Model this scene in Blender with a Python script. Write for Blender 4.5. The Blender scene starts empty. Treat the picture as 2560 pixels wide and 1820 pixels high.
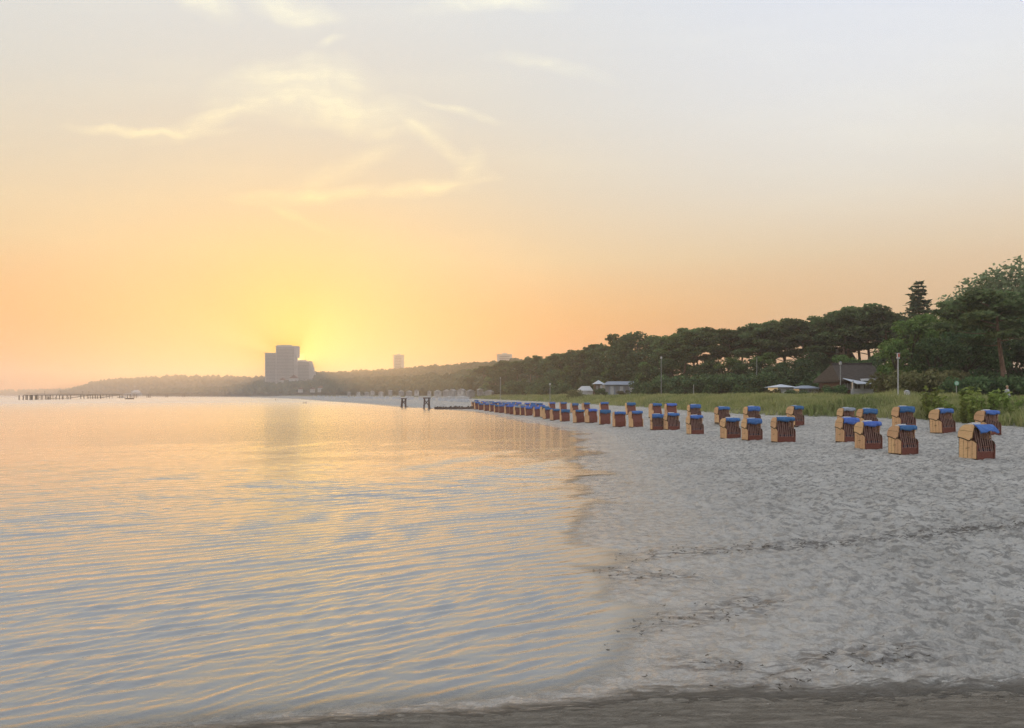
import bpy, bmesh, math, random
import numpy as np
from mathutils import Vector, Matrix
from math import radians, sin, cos, pi, exp

random.seed(7)
rng = np.random.default_rng(7)
scene = bpy.context.scene
COL = scene.collection

# ------------------------------------------------------------------ camera, sky, sun, exposure
F = 1828.0            # focal length in pixels of the 2560 wide photograph
CX, HY = 1280.0, 987.0  # optical centre, horizon row
H = 3.6               # eye height above the water
cam_d = bpy.data.cameras.new('camera')
cam_d.sensor_width = 36.0
cam_d.lens = 36.0 * F / 2560.0
cam_d.shift_y = (HY - 910.0) / 2560.0
cam_d.clip_end = 20000.0
cam_d.clip_start = 0.1
cam = bpy.data.objects.new('camera', cam_d)
cam.location = (0, 0, H)
cam.rotation_euler = (radians(90), 0, 0)
COL.objects.link(cam)
scene.camera = cam

SUN_AZ = math.atan((738.5 - CX) / F)          # measured from +Y towards +X
SUN_EL = math.atan((HY - 899.5) / F * cos(SUN_AZ))
SUN = Vector((sin(SUN_AZ) * cos(SUN_EL), cos(SUN_AZ) * cos(SUN_EL), sin(SUN_EL)))
sun_d = bpy.data.lights.new('sun', 'SUN')
sun_d.energy = 2.0
sun_d.angle = radians(0.6)
sun_d.color = (1.0, 0.60, 0.22)
sun_o = bpy.data.objects.new('sun', sun_d)
sun_o.rotation_euler = SUN.to_track_quat('Z', 'Y').to_euler()
COL.objects.link(sun_o)

scene.view_settings.view_transform = 'Standard'
scene.view_settings.look = 'None'
scene.view_settings.exposure = 0.0
scene.view_settings.gamma = 1.0
scene.view_settings.use_curve_mapping = False
scene.cycles.use_denoising = True
scene.cycles.denoising_prefilter = 'FAST'
scene.cycles.adaptive_threshold = 0.02
scene.cycles.max_bounces = 4
scene.cycles.diffuse_bounces = 2
scene.cycles.glossy_bounces = 2
scene.cycles.transparent_max_bounces = 12
scene.cycles.volume_bounces = 1
scene.cycles.sample_clamp_direct = 6.0
scene.cycles.sample_clamp_indirect = 4.0
scene.cycles.caustics_reflective = False
scene.cycles.caustics_refractive = False


class G:
    """small helper round a node tree"""
    def __init__(self, tree):
        self.t = tree
        self.n = tree.nodes
        self.l = tree.links

    def new(self, kind, **kw):
        nd = self.n.new(kind)
        for k, v in kw.items():
            setattr(nd, k, v)
        return nd

    def put(self, sock, v):
        if v is None:
            return
        if isinstance(v, bpy.types.NodeSocket):
            self.l.new(v, sock)
        else:
            sock.default_value = v

    def m(self, op, a, b=None, c=None, clamp=False):
        nd = self.new('ShaderNodeMath', operation=op, use_clamp=clamp)
        for i, v in enumerate((a, b, c)):
            self.put(nd.inputs[i], v)
        return nd.outputs[0]

    def ss(self, v, a, b):
        nd = self.new('ShaderNodeMapRange', interpolation_type='SMOOTHSTEP', clamp=True)
        self.put(nd.inputs[0], v)
        nd.inputs[1].default_value = a
        nd.inputs[2].default_value = b
        return nd.outputs[0]

    def mix(self, f, a, b, mode='MIX'):
        nd = self.new('ShaderNodeMix', data_type='RGBA', blend_type=mode)
        nd.clamp_factor = True
        self.put(nd.inputs[0], f)
        self.put(nd.inputs[6], a if isinstance(a, bpy.types.NodeSocket) else (*a, 1.0))
        self.put(nd.inputs[7], b if isinstance(b, bpy.types.NodeSocket) else (*b, 1.0))
        return nd.outputs[2]

    def noise(self, vec, scale, detail=3.0, rough=0.55, dist=0.0):
        nd = self.new('ShaderNodeTexNoise')
        self.put(nd.inputs['Vector'], vec)
        nd.inputs['Scale'].default_value = scale
        nd.inputs['Detail'].default_value = detail
        nd.inputs['Roughness'].default_value = rough
        nd.inputs['Distortion'].default_value = dist
        return nd.outputs[0]

    def mapv(self, vec, scale=(1, 1, 1), rot=(0, 0, 0), loc=(0, 0, 0)):
        nd = self.new('ShaderNodeMapping')
        self.put(nd.inputs[0], vec)
        nd.inputs[1].default_value = loc
        nd.inputs[2].default_value = rot
        nd.inputs[3].default_value = scale
        return nd.outputs[0]

    def ramp(self, f, stops):
        nd = self.new('ShaderNodeValToRGB')
        el = nd.color_ramp.elements
        while len(el) > 1:
            el.remove(el[-1])
        el[0].position = stops[0][0]
        el[0].color = (*stops[0][1], 1)
        for p, c in stops[1:]:
            e = el.new(p)
            e.color = (*c, 1)
        self.put(nd.inputs[0], f)
        return nd.outputs[0]


def build_world():
    w = bpy.data.worlds.new('World')
    scene.world = w
    w.use_nodes = True
    g = G(w.node_tree)
    g.n.clear()
    tc = g.new('ShaderNodeTexCoord')
    d = tc.outputs['Generated']
    sep = g.new('ShaderNodeSeparateXYZ')
    g.l.new(d, sep.inputs[0])
    x, y, z = sep.outputs
    dot = g.new('ShaderNodeVectorMath', operation='DOT_PRODUCT')
    g.l.new(d, dot.inputs[0])
    dot.inputs[1].default_value = SUN
    ang = g.m('ARCCOSINE', g.m('MINIMUM', dot.outputs['Value'], 0.99999))
    el = g.m('MAXIMUM', z, 0.0)
    # sunward half of the sky, horizon to zenith
    warm = g.ramp(el, [(0.0, (1.15, 0.20, 0.02)), (0.045, (1.02, 0.29, 0.05)), (0.10, (0.89, 0.45, 0.16)),
                       (0.18, (0.83, 0.64, 0.39)), (0.27, (0.75, 0.69, 0.565)), (0.36, (0.725, 0.745, 0.715)),
                       (0.47, (0.75, 0.80, 0.835)), (0.62, (0.76, 0.81, 0.90)), (1.0, (0.70, 0.76, 0.88))])
    # the half of the sky behind the camera
    cold = g.ramp(el, [(0.0, (0.85, 0.70, 0.64)), (0.08, (0.92, 0.80, 0.76)), (0.2, (0.90, 0.88, 0.92)),
                       (0.45, (0.84, 0.87, 0.94)), (1.0, (0.70, 0.76, 0.88))])
    col = g.mix(g.ss(ang, 0.45, 2.2), warm, cold)
    # paler, bluer upper right part of the view (away from the sun)
    side = g.m('MULTIPLY', g.ss(x, -0.10, 0.50), g.ss(z, 0.10, 0.40))
    col = g.mix(g.m('MULTIPLY', side, 0.80), col, g.mix(g.ss(z, 0.22, 0.52), (0.91, 0.905, 0.86), (0.80, 0.865, 1.0)))
    # away from the sun the low sky is paler and yellower
    away = g.m('MULTIPLY', g.ss(ang, 0.36, 0.80), g.ss(el, 0.26, 0.06))
    col = g.mix(g.m('MULTIPLY', away, 0.7), col, (0.79, 0.585, 0.34))
    # glow round the sun
    wide = g.m('EXPONENT', g.m('MULTIPLY', ang, -5.2))
    col = g.mix(g.m('MULTIPLY', wide, 0.92), col, (1.04, 0.67, 0.18))
    low = g.m('MULTIPLY', g.m('EXPONENT', g.m('MULTIPLY', ang, -3.6)), g.m('EXPONENT', g.m('MULTIPLY', el, -11.0)))
    col = g.mix(g.m('MULTIPLY', low, 0.85), col, (1.25, 0.45, 0.08))
    core = g.m('EXPONENT', g.m('MULTIPLY', g.m('POWER', g.m('DIVIDE', ang, 0.040), 1.0), -1.0))
    col = g.mix(core, col, (1.6, 1.25, 0.0))
    spot = g.m('EXPONENT', g.m('MULTIPLY', g.m('POWER', g.m('DIVIDE', ang, 0.008), 2.0), -1.0))
    col = g.mix(spot, col, (3.0, 2.6, 0.9))
    # cirrus: soft ellipses placed in direction space, broken up with stretched noise
    yy = g.m('MAXIMUM', y, 0.05)
    u = g.m('DIVIDE', x, yy)
    v = g.m('DIVIDE', z, yy)
    cv = g.new('ShaderNodeCombineXYZ')
    g.put(cv.inputs[0], u)
    g.put(cv.inputs[1], v)
    wn = g.new('ShaderNodeTexNoise')
    g.put(wn.inputs['Vector'], cv.outputs[0])
    wn.inputs['Scale'].default_value = 9.0
    wn.inputs['Detail'].default_value = 3.0
    sub = g.new('ShaderNodeVectorMath', operation='SUBTRACT')
    g.l.new(wn.outputs['Color'], sub.inputs[0])
    sub.inputs[1].default_value = (0.5, 0.5, 0.5)
    sc_ = g.new('ShaderNodeVectorMath', operation='SCALE')
    g.l.new(sub.outputs[0], sc_.inputs[0])
    sc_.inputs['Scale'].default_value = 0.05
    add = g.new('ShaderNodeVectorMath', operation='ADD')
    g.l.new(cv.outputs[0], add.inputs[0])
    g.l.new(sc_.outputs[0], add.inputs[1])
    wv = add.outputs[0]
    blobs = [  # px, py, rx, ry, tilt (deg, + = rises to the right), strength
        (735, 222, 170, 66, 4, 1.0), (880, 268, 180, 44, -10, 0.9),
        (370, 322, 170, 12, -3, 0.9), (570, 285, 150, 22, 18, 0.85),
        (1050, 318, 170, 18, -33, 0.8), (1175, 418, 26, 52, -15, 0.75),
        (1080, 464, 130, 16, 6, 0.8), (800, 480, 180, 17, 2, 0.65),
        (860, 410, 130, 26, 22, 0.45), (740, 530, 90, 10, -25, 0.4),
        (515, 12, 65, 30, -25, 0.9), (735, 28, 95, 24, -8, 0.9), (825, 104, 34, 9, 15, 0.7),
        (1225, 6, 150, 22, 2, 0.85), (1380, 172, 130, 18, -8, 0.4), (1135, 268, 100, 8, -16, 0.6)]
    total = None
    for (px, py, rx, ry, tilt, st) in blobs:
        mp = g.new('ShaderNodeMapping', vector_type='TEXTURE')
        g.l.new(wv, mp.inputs[0])
        mp.inputs[1].default_value = ((px - CX) / F, (HY - py) / F, 0)
        mp.inputs[2].default_value = (0, 0, radians(tilt))
        mp.inputs[3].default_value = (rx / F * 1.5, ry / F * 1.55, 1)
        ln = g.new('ShaderNodeVectorMath', operation='LENGTH')
        g.l.new(mp.outputs[0], ln.inputs[0])
        b = g.m('MULTIPLY_ADD', ln.outputs['Value'], -1.25 * st, 1.25 * st)
        total = b if total is None else g.m('MAXIMUM', total, b)
    total = g.m('MINIMUM', g.m('MAXIMUM', total, 0.0), 0.95)
    streak = g.noise(g.mapv(wv, scale=(9, 46, 1), rot=(0, 0, radians(-8))), 1.0, 6.0, 0.64)
    fluff = g.noise(wv, 24.0, 5.0, 0.62)
    tex = g.m('MULTIPLY', g.ss(streak, 0.28, 0.72), g.ss(fluff, 0.22, 0.75))
    cl = g.m('MULTIPLY', total, g.m('ADD', 0.40, g.m('MULTIPLY', tex, 1.5)), clamp=True)
    cl = g.m('MULTIPLY', cl, g.ss(y, 0.05, 0.3))
    # faint veil over the whole sky so that it is nowhere perfectly smooth
    veil = g.noise(g.mapv(cv.outputs[0], scale=(2.2, 9, 1), rot=(0, 0, radians(-4))), 1.0, 3.0, 0.6)
    veil = g.m('MULTIPLY', g.ss(veil, 0.42, 0.78), g.ss(y, 0.05, 0.3))
    lift = g.mix(1.0, g.mix(1.0, col, (1.13, 1.12, 1.02), 'MULTIPLY'), (0.14, 0.115, 0.035), 'ADD')
    col = g.mix(g.m('MULTIPLY', veil, 0.16), col, lift)
    col = g.mix(cl, col, lift)
    # physical sky underneath
    sky = g.new('ShaderNodeTexSky')
    sky.sky_type = 'NISHITA'
    sky.sun_disc = False
    sky.sun_elevation = SUN_EL
    sky.sun_rotation = SUN_AZ
    sky.air_density = 1.0
    sky.dust_density = 1.5
    ten = g.new('ShaderNodeVectorMath', operation='SCALE')
    g.l.new(col, ten.inputs[0])
    ten.inputs['Scale'].default_value = 9.6
    phys = g.new('ShaderNodeVectorMath', operation='SCALE')
    g.l.new(sky.outputs[0], phys.inputs[0])
    phys.inputs['Scale'].default_value = 0.08
    tot = g.new('ShaderNodeVectorMath', operation='ADD')
    g.l.new(ten.outputs[0], tot.inputs[0])
    g.l.new(phys.outputs[0], tot.inputs[1])
    bg = g.new('ShaderNodeBackground')
    g.l.new(tot.outputs[0], bg.inputs[0])
    bg.inputs[1].default_value = 0.1
    w.cycles.sampling_method = 'MANUAL'
    w.cycles.sample_map_resolution = 256
    out = g.new('ShaderNodeOutputWorld')
    g.l.new(bg.outputs[0], out.inputs[0])


build_world()


# ------------------------------------------------------------------ helpers
def tag(o, label=None, cat=None, group=None, kind=None):
    if label:
        o['label'] = label
    if cat:
        o['category'] = cat
    if group:
        o['group'] = group
    if kind:
        o['kind'] = kind
    return o


def empty(name, loc=(0, 0, 0), rz=0.0, scale=(1, 1, 1)):
    o = bpy.data.objects.new(name, None)
    o.empty_display_size = 0.2
    o.location = loc
    o.rotation_euler = (0, 0, rz)
    o.scale = scale
    COL.objects.link(o)
    return o


def obj(name, me, parent=None, mat=None):
    if mat is not None and not me.materials:
        me.materials.append(mat)
    o = bpy.data.objects.new(name, me)
    COL.objects.link(o)
    if parent is not None:
        o.parent = parent
    return o


def copy_tree(o, parent=None):
    c = o.copy()
    COL.objects.link(c)
    c.parent = parent
    for ch in o.children:
        copy_tree(ch, c)
    return c


def mesh_np(name, V, faces, smooth=False):
    """faces: list of (n,k) int arrays"""
    me = bpy.data.meshes.new(name)
    V = np.asarray(V, dtype=np.float32)
    if isinstance(faces, np.ndarray):
        faces = [faces]
    loops = np.concatenate([f.ravel() for f in faces]).astype(np.int32)
    tot = np.concatenate([np.full(len(f), f.shape[1], dtype=np.int32) for f in faces])
    start = np.concatenate([[0], np.cumsum(tot)[:-1]]).astype(np.int32)
    me.vertices.add(len(V))
    me.vertices.foreach_set('co', V.ravel())
    me.loops.add(len(loops))
    me.loops.foreach_set('vertex_index', loops)
    me.polygons.add(len(tot))
    me.polygons.foreach_set('loop_start', start)
    me.polygons.foreach_set('loop_total', tot)
    me.update(calc_edges=True)
    me.polygons.foreach_set('use_smooth', np.full(len(me.polygons), smooth, dtype=bool))
    return me


class MB:
    """collects simple solids into one mesh"""
    def __init__(self):
        self.v, self.f = [], []

    def add(self, vs, fs):
        n = len(self.v)
        self.v += [tuple(p) for p in vs]
        self.f += [tuple(i + n for i in f) for f in fs]
        return self

    def box(self, x0, x1, y0, y1, z0, z1):
        vs = [(x0, y0, z0), (x1, y0, z0), (x1, y1, z0), (x0, y1, z0), (x0, y0, z1), (x1, y0, z1), (x1, y1, z1), (x0, y1, z1)]
        return self.add(vs, [(0, 3, 2, 1), (4, 5, 6, 7), (0, 1, 5, 4), (1, 2, 6, 5), (2, 3, 7, 6), (3, 0, 4, 7)])

    def prism(self, prof, x0, x1, axis='x'):
        """profile of (a,b) pairs extruded along an axis; x: (y,z), y: (x,z), z: (x,y)"""
        n = len(prof)
        def P(a, b, t):
            return {'x': (t, a, b), 'y': (a, t, b), 'z': (a, b, t)}[axis]
        vs = [P(a, b, x0) for a, b in prof] + [P(a, b, x1) for a, b in prof]
        fs = [tuple(range(n - 1, -1, -1)), tuple(range(n, 2 * n))]
        fs += [(i, (i + 1) % n, n + (i + 1) % n, n + i) for i in range(n)]
        return self.add(vs, fs)

    def tube(self, pts, rad, k=8, cap=True):
        pts = [Vector(p) for p in pts]
        if not hasattr(rad, '__len__'):
            rad = [rad] * len(pts)
        vs = []
        up = Vector((0, 0, 1))
        for i, p in enumerate(pts):
            a = pts[max(i - 1, 0)]
            b = pts[min(i + 1, len(pts) - 1)]
            d = (b - a).normalized()
            ref = up if abs(d.z) < 0.9 else Vector((1, 0, 0))
            s = d.cross(ref).normalized()
            t = s.cross(d).normalized()
            for j in range(k):
                w = 2 * pi * j / k
                vs.append(p + (s * cos(w) + t * sin(w)) * rad[i])
        fs = []
        for i in range(len(pts) - 1):
            for j in range(k):
                fs.append((i * k + j, i * k + (j + 1) % k, (i + 1) * k + (j + 1) % k, (i + 1) * k + j))
        if cap:
            fs.append(tuple(range(k - 1, -1, -1)))
            fs.append(tuple((len(pts) - 1) * k + j for j in range(k)))
        return self.add(vs, fs)

    def bar(self, a, b, w, t):
        """flat bar from a to b, w wide along x, t thick"""
        a, b = Vector(a), Vector(b)
        d = (b - a).normalized()
        s = Vector((1, 0, 0)) if abs(d.x) < 0.9 else Vector((0, 0, 1))
        s = (s - d * s.dot(d)).normalized()
        n = d.cross(s).normalized()
        vs = []
        for p in (a, b):
            for q, r in ((-1, -1), (1, -1), (1, 1), (-1, 1)):
                vs.append(p + s * (q * w / 2) + n * (r * t / 2))
        return self.add(vs, [(0, 3, 2, 1), (4, 5, 6, 7), (0, 1, 5, 4), (1, 2, 6, 5), (2, 3, 7, 6), (3, 0, 4, 7)])

    def mesh(self, name, mat=None, smooth=False, fix=True):
        me = bpy.data.meshes.new(name)
        me.from_pydata(self.v, [], self.f)
        if fix:
            bm = bmesh.new()
            bm.from_mesh(me)
            bmesh.ops.recalc_face_normals(bm, faces=bm.faces)
            bm.to_mesh(me)
            bm.free()
        if smooth:
            me.polygons.foreach_set('use_smooth', [True] * len(me.polygons))
        if mat:
            me.materials.append(mat)
        return me

    def build(self, name, mat, parent=None, smooth=False):
        return obj(name, self.mesh(name, mat, smooth), parent)


def at(px, py, Y):
    """the point at depth Y seen at pixel (px,py) of the photograph"""
    return Vector(((px - CX) / F * Y, Y, H + (HY - py) / F * Y))


# smooth value noise for heights
def vnoise(x, y, seed=0):
    xi = np.floor(x).astype(np.int64)
    yi = np.floor(y).astype(np.int64)
    xf = x - xi
    yf = y - yi
    u = xf * xf * (3 - 2 * xf)
    w = yf * yf * (3 - 2 * yf)
    def h(a, b):
        n = (a * 374761393 + b * 668265263 + seed * 1442695041) & 0xFFFFFFFF
        n = ((n ^ (n >> 13)) * 1274126177) & 0xFFFFFFFF
        n = (n ^ (n >> 16)) & 0xFFFFFFFF
        return n / 4294967295.0
    a = h(xi, yi) * (1 - u) + h(xi + 1, yi) * u
    b = h(xi, yi + 1) * (1 - u) + h(xi + 1, yi + 1) * u
    return a * (1 - w) + b * w


def fbm(x, y, seed=0, oct=4):
    s, a, t = 0.0, 1.0, 0.0
    for i in range(oct):
        s = s + a * (vnoise(x * 2 ** i, y * 2 ** i, seed + i) - 0.5)
        t += a
        a *= 0.5
    return s / t * 2


# ------------------------------------------------------------------ terrain
SHORE = np.array([(-400, -90), (-40, -8), (-8, 6.6), (-2.8, 7.9), (0.1, 8.45), (1.3, 9.1), (2.0, 10.7), (2.5, 15.9), (3.1, 25),
                  (4.2, 40), (6.0, 67), (4.6, 84), (0.6, 104), (-6.7, 150), (-20, 188), (-33, 215), (-62, 300), (-115, 440), (-224, 735),
                  (-540, 1400), (-1000, 2050), (-1700, 2700), (-2600, 3100), (-5200, 3400)], float)
DUNE = np.array([(240, -220), (75, -25), (47, 25), (35, 47.8), (37, 64.7), (33, 72.5), (28, 79), (25.6, 87.6), (24.6, 120), (17, 183),
                 (-5, 323), (-33, 467), (-95, 650), (-200, 870), (-510, 1520), (-950, 2130), (-1660, 2780), (-2570, 3170), (-5200, 3500)], float)


def catmull(P, n=5):
    P = np.vstack([2 * P[0] - P[1], P, 2 * P[-1] - P[-2]])
    out = []
    for i in range(1, len(P) - 2):
        a, b, c, d = P[i - 1:i + 3]
        for t in np.linspace(0, 1, n, endpoint=False):
            out.append(0.5 * (2 * b + (c - a) * t + (2 * a - 5 * b + 4 * c - d) * t * t + (3 * b - a - 3 * c + d) * t ** 3))
    return np.array(out + [P[-2]])


SHORE = np.vstack([SHORE[:2], catmull(SHORE[2:18], 4), SHORE[18:]])


def signed(px, py, line):
    """distance to a polyline, positive on its right hand (landward) side"""
    px = np.asarray(px, float)
    py = np.asarray(py, float)
    best = np.full(px.shape, 1e18)
    sg = np.ones(px.shape)
    for (ax, ay), (bx, by) in zip(line[:-1], line[1:]):
        dx, dy = bx - ax, by - ay
        L2 = dx * dx + dy * dy
        t = np.clip(((px - ax) * dx + (py - ay) * dy) / L2, 0, 1)
        ex, ey = px - (ax + t * dx), py - (ay + t * dy)
        d2 = ex * ex + ey * ey
        cr = dx * (py - ay) - dy * (px - ax)
        m = d2 < best - 1e-9
        best = np.where(m, d2, best)
        sg = np.where(m, np.where(cr <= 0, 1.0, -1.0), sg)
    return np.sqrt(best) * sg


def smooth(a, b, x):
    t = np.clip((x - a) / (b - a), 0, 1)
    return t * t * (3 - 2 * t)


def ground(x, y):
    s = signed(x, y, SHORE)
    d = signed(x, y, DUNE)
    y = np.asarray(y, float)
    t = np.clip(s / np.maximum(s - d, 0.01), 0, 1)
    beach = np.interp(t, [0, .12, .25, .5, 1], [0, .06, .26, .5, .8]) + 0.6 * smooth(-15, -5, d) * smooth(36, 52, y)
    sea = np.maximum(0.05 * s, -2.0)
    foot = 0.8 + 0.6 * smooth(36, 52, y)
    up = np.interp(d, [0, 3, 8, 15, 24, 60, 200, 1200], [0, .8, 1.5, 1.5, 1.1, 1.1, 2.2, 6.0]) + \
        np.where(d > 0, 0.35 * fbm(np.asarray(x) / 7.0, y / 7.0, 5, 2) * smooth(1, 6, d), 0)
    z = np.where(s < 0, sea, np.where(d < 0, beach, foot + up))
    fuzz = 0.085 * fbm(np.asarray(x) / 2.6, y / 2.0, 101, 3) * smooth(-7, -1, s) * (1 - smooth(1, 9, s)) * smooth(8.5, 14, y)
    fuzz = fuzz + 0.06 * smooth(9.3, 7.6, y - 0.035 * np.asarray(x)) * smooth(-0.6, 0.9, s) * smooth(-40, -5, np.asarray(x))
    return z + fuzz


def gz(x, y):
    return float(ground(np.array([x]), np.array([y]))[0])


def place(px, py):
    """the point of the ground seen at a pixel"""
    z = 0.5
    for _ in range(12):
        Y = (H - z) * F / (py - HY)
        X = (px - CX) / F * Y
        z = 0.4 * z + 0.6 * gz(X, Y)
    return Vector((X, Y, z))


def fan(radii, dense, coarse):
    a = np.concatenate([np.linspace(-52, 52, dense), np.linspace(52, 308, coarse)[1:-1]])
    return np.radians(a)


def polar_grid(radii, ang):
    R, A = np.meshgrid(radii, ang, indexing='ij')
    X = R * np.sin(A)
    Y = R * np.cos(A)
    nr, na = R.shape
    i = np.arange(nr - 1)[:, None]
    j = np.arange(na)[None, :]
    j2 = (j + 1) % na
    q = np.stack([i * na + j, (i + 1) * na + j, (i + 1) * na + j2, i * na + j2], -1).reshape(-1, 4)
    return X.ravel(), Y.ravel(), q[:, ::-1]


def growing(r0, r1, f):
    out = [r0]
    while out[-1] < r1:
        r = out[-1]
        out.append(r * (1 + (f if r < 60 else f * 2.2 if r < 400 else f * 6)))
    return np.array(out)


def pmat(name, col=None, rough=0.7, spec=0.3):
    m = bpy.data.materials.new(name)
    m.use_nodes = True
    g = G(m.node_tree)
    b = g.n['Principled BSDF']
    if col:
        b.inputs['Base Color'].default_value = (*col, 1)
    b.inputs['Roughness'].default_value = rough
    b.inputs['Specular IOR Level'].default_value = spec
    return m, g, b


def varied(name, c0, c1, scale, rough=0.8, spec=0.2, stretch=(1, 1, 1), bump=0.0, detail=4.0, lo=0.3, hi=0.7, space='Object', rnd=0.0):
    """a material whose colour wanders between two tones"""
    m, g, b = pmat(name, None, rough, spec)
    tc = g.new('ShaderNodeTexCoord')
    n = g.noise(g.mapv(tc.outputs[space], scale=stretch), scale, detail, 0.6)
    f = g.ss(n, lo, hi)
    col = g.mix(f, c0, c1)
    if rnd:
        oi = g.new('ShaderNodeObjectInfo')
        hs = g.new('ShaderNodeHueSaturation')
        g.put(hs.inputs['Color'], col)
        g.put(hs.inputs['Value'], g.m('ADD', 1.0 - rnd, g.m('MULTIPLY', oi.outputs['Random'], 2 * rnd)))
        g.put(hs.inputs['Hue'], g.m('ADD', 0.5 - rnd * 0.06, g.m('MULTIPLY', oi.outputs['Random'], rnd * 0.12)))
        col = hs.outputs[0]
    g.put(b.inputs['Base Color'], col)
    if bump:
        bp = g.new('ShaderNodeBump')
        bp.inputs['Strength'].default_value = 0.6
        bp.inputs['Distance'].default_value = bump
        g.put(bp.inputs['Height'], n)
        g.put(b.inputs['Normal'], bp.outputs[0])
    return m


# --- sand
def sand_material():
    m, g, b = pmat('sand', None, 0.95, 0.15)
    ge = g.new('ShaderNodeNewGeometry')
    P = ge.outputs['Position']
    def attr(n):
        a = g.new('ShaderNodeAttribute')
        a.attribute_name = n
        return a.outputs['Fac']
    shore, dune, damp, wrack = attr('shore'), attr('dune'), attr('damp'), attr('wrack')
    big = g.noise(P, 0.35, 4.0, 0.6)
    mid = g.noise(P, 3.6, 5.0, 0.70, 0.3)
    fine = g.noise(P, 9.0, 4.0, 0.7)
    grit = g.noise(P, 90.0, 2.0, 0.6)
    dry = g.mix(g.ss(big, 0.3, 0.7), (0.55, 0.53, 0.475), (0.665, 0.645, 0.585))
    patch = g.noise(g.mapv(P, scale=(1.0, 1.3, 1.0)), 1.15, 5.0, 0.7, 0.6)
    dry = g.mix(g.m('MULTIPLY', g.ss(patch, 0.50, 0.38), 0.25), dry, (0.29, 0.28, 0.255))
    dry = g.mix(g.m('MULTIPLY', g.ss(mid, 0.52, 0.42), 0.75), dry, (0.26, 0.25, 0.225))
    dry = g.mix(g.m('MULTIPLY', g.ss(fine, 0.5, 0.7), 0.40), dry, (0.28, 0.26, 0.225))
    streak = g.noise(g.mapv(P, scale=(2.2, 8.0, 1.0), rot=(0, 0, radians(-3))), 1.0, 7.0, 0.78, 1.2)
    streak2 = g.noise(g.mapv(P, scale=(9.0, 26.0, 1.0), rot=(0, 0, radians(3))), 1.0, 5.0, 0.75, 0.8)
    moist = g.mix(g.ss(streak, 0.35, 0.68), (0.18, 0.158, 0.125), (0.30, 0.27, 0.22))
    moist = g.mix(g.m('MULTIPLY', g.ss(streak2, 0.55, 0.75), 0.6), moist, (0.085, 0.072, 0.055))
    moist = g.mix(g.m('MULTIPLY', g.ss(grit, 0.66, 0.78), 0.5), moist, (0.34, 0.32, 0.28))
    wetn = g.m('ADD', shore, g.m('MULTIPLY', g.m('SUBTRACT', g.noise(P, 0.7, 4.0, 0.6), 0.5), 3.0))
    wet = g.ss(wetn, 5.0, -1.0)
    half = g.ss(wetn, 9.0, 2.0)
    col = g.mix(g.m('MULTIPLY', half, 0.35), dry, (0.44, 0.41, 0.36))
    col = g.mix(g.m('MULTIPLY', wet, 0.6), col, (0.40, 0.375, 0.325))
    dmp = g.ss(g.m('ADD', damp, g.m('MULTIPLY', g.m('SUBTRACT', streak, 0.5), 1.0)), 0.30, 0.75)
    col = g.mix(dmp, col, moist)
    wr = g.m('MULTIPLY', wrack, g.ss(g.noise(g.mapv(P, scale=(1.3, 3.2, 1)), 2.0, 4.0, 0.65, 0.5), 0.42, 0.62))
    col = g.mix(g.m('MULTIPLY', wr, 0.85), col, (0.115, 0.10, 0.085))
    soil = g.mix(g.ss(mid, 0.35, 0.65), (0.14, 0.15, 0.07), (0.25, 0.235, 0.13))
    dn = g.ss(g.m('ADD', dune, g.m('MULTIPLY', g.m('SUBTRACT', big, 0.5), 3.0)), -0.8, 1.4)
    col = g.mix(dn, col, soil)
    g.put(b.inputs['Base Color'], col)
    wetr = g.m('MULTIPLY', wet, g.m('SUBTRACT', 1.0, dmp))
    g.put(b.inputs['Roughness'], g.m('SUBTRACT', 0.95, g.m('MULTIPLY', wetr, 0.3)))
    b.inputs['Specular IOR Level'].default_value = 0.12
    film = g.ss(wetn, 7.5, -0.5)
    sp_ = g.new('ShaderNodeSeparateXYZ')
    g.put(sp_.inputs[0], P)
    film = g.m('MULTIPLY', film, g.ss(sp_.outputs[2], -0.09, -0.04))
    film = g.m('MULTIPLY', g.m('POWER', film, 1.3), g.m('SUBTRACT', 1.0, dmp))
    g.put(b.inputs['Coat Weight'], film)
    b.inputs['Coat IOR'].default_value = 1.75
    g.put(b.inputs['Coat Roughness'], g.m('SUBTRACT', 0.42, g.m('MULTIPLY', film, 0.30)))
    # foot marks and ripples too fine for the mesh
    vo = g.new('ShaderNodeTexVoronoi', feature='SMOOTH_F1')
    vo.inputs['Scale'].default_value = 3.6
    vo.inputs['Smoothness'].default_value = 0.35
    g.put(vo.inputs['Vector'], P)
    hgt = g.m('ADD', g.m('MULTIPLY', mid, 0.6), g.m('ADD', g.m('MULTIPLY', fine, 0.35), g.m('MULTIPLY', vo.outputs['Distance'], 0.55)))
    hgt = g.m('MULTIPLY', hgt, g.m('SUBTRACT', 1.0, g.m('MULTIPLY', g.m('MAXIMUM', dmp, g.m('MULTIPLY', wet, 0.6)), 0.85)))
    hgt = g.m('ADD', hgt, g.m('MULTIPLY', g.m('MULTIPLY', streak, dmp), 0.22))
    bp = g.new('ShaderNodeBump')
    bp.inputs['Strength'].default_value = 1.0
    bp.inputs['Distance'].default_value = 0.34
    g.put(bp.inputs['Height'], hgt)
    g.put(b.inputs['Normal'], bp.outputs[0])
    g.put(b.inputs['Coat Normal'], bp.outputs[0])
    return m


WRACK = [[(1560, 1395), (1800, 1375), (2000, 1362), (2190, 1350), (2340, 1333), (2480, 1316), (2660, 1300)],
         [(1480, 1600), (1650, 1560), (1800, 1530), (1900, 1500)],
         [(2050, 1655), (2200, 1640), (2300, 1632)],
         [(1480, 1420), (1560, 1440), (1700, 1440)], [(1740, 1660), (1880, 1690), (2000, 1690)]]


def wrack_world():
    return [[place(px, py) for px, py in ln] for ln in WRACK]


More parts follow.
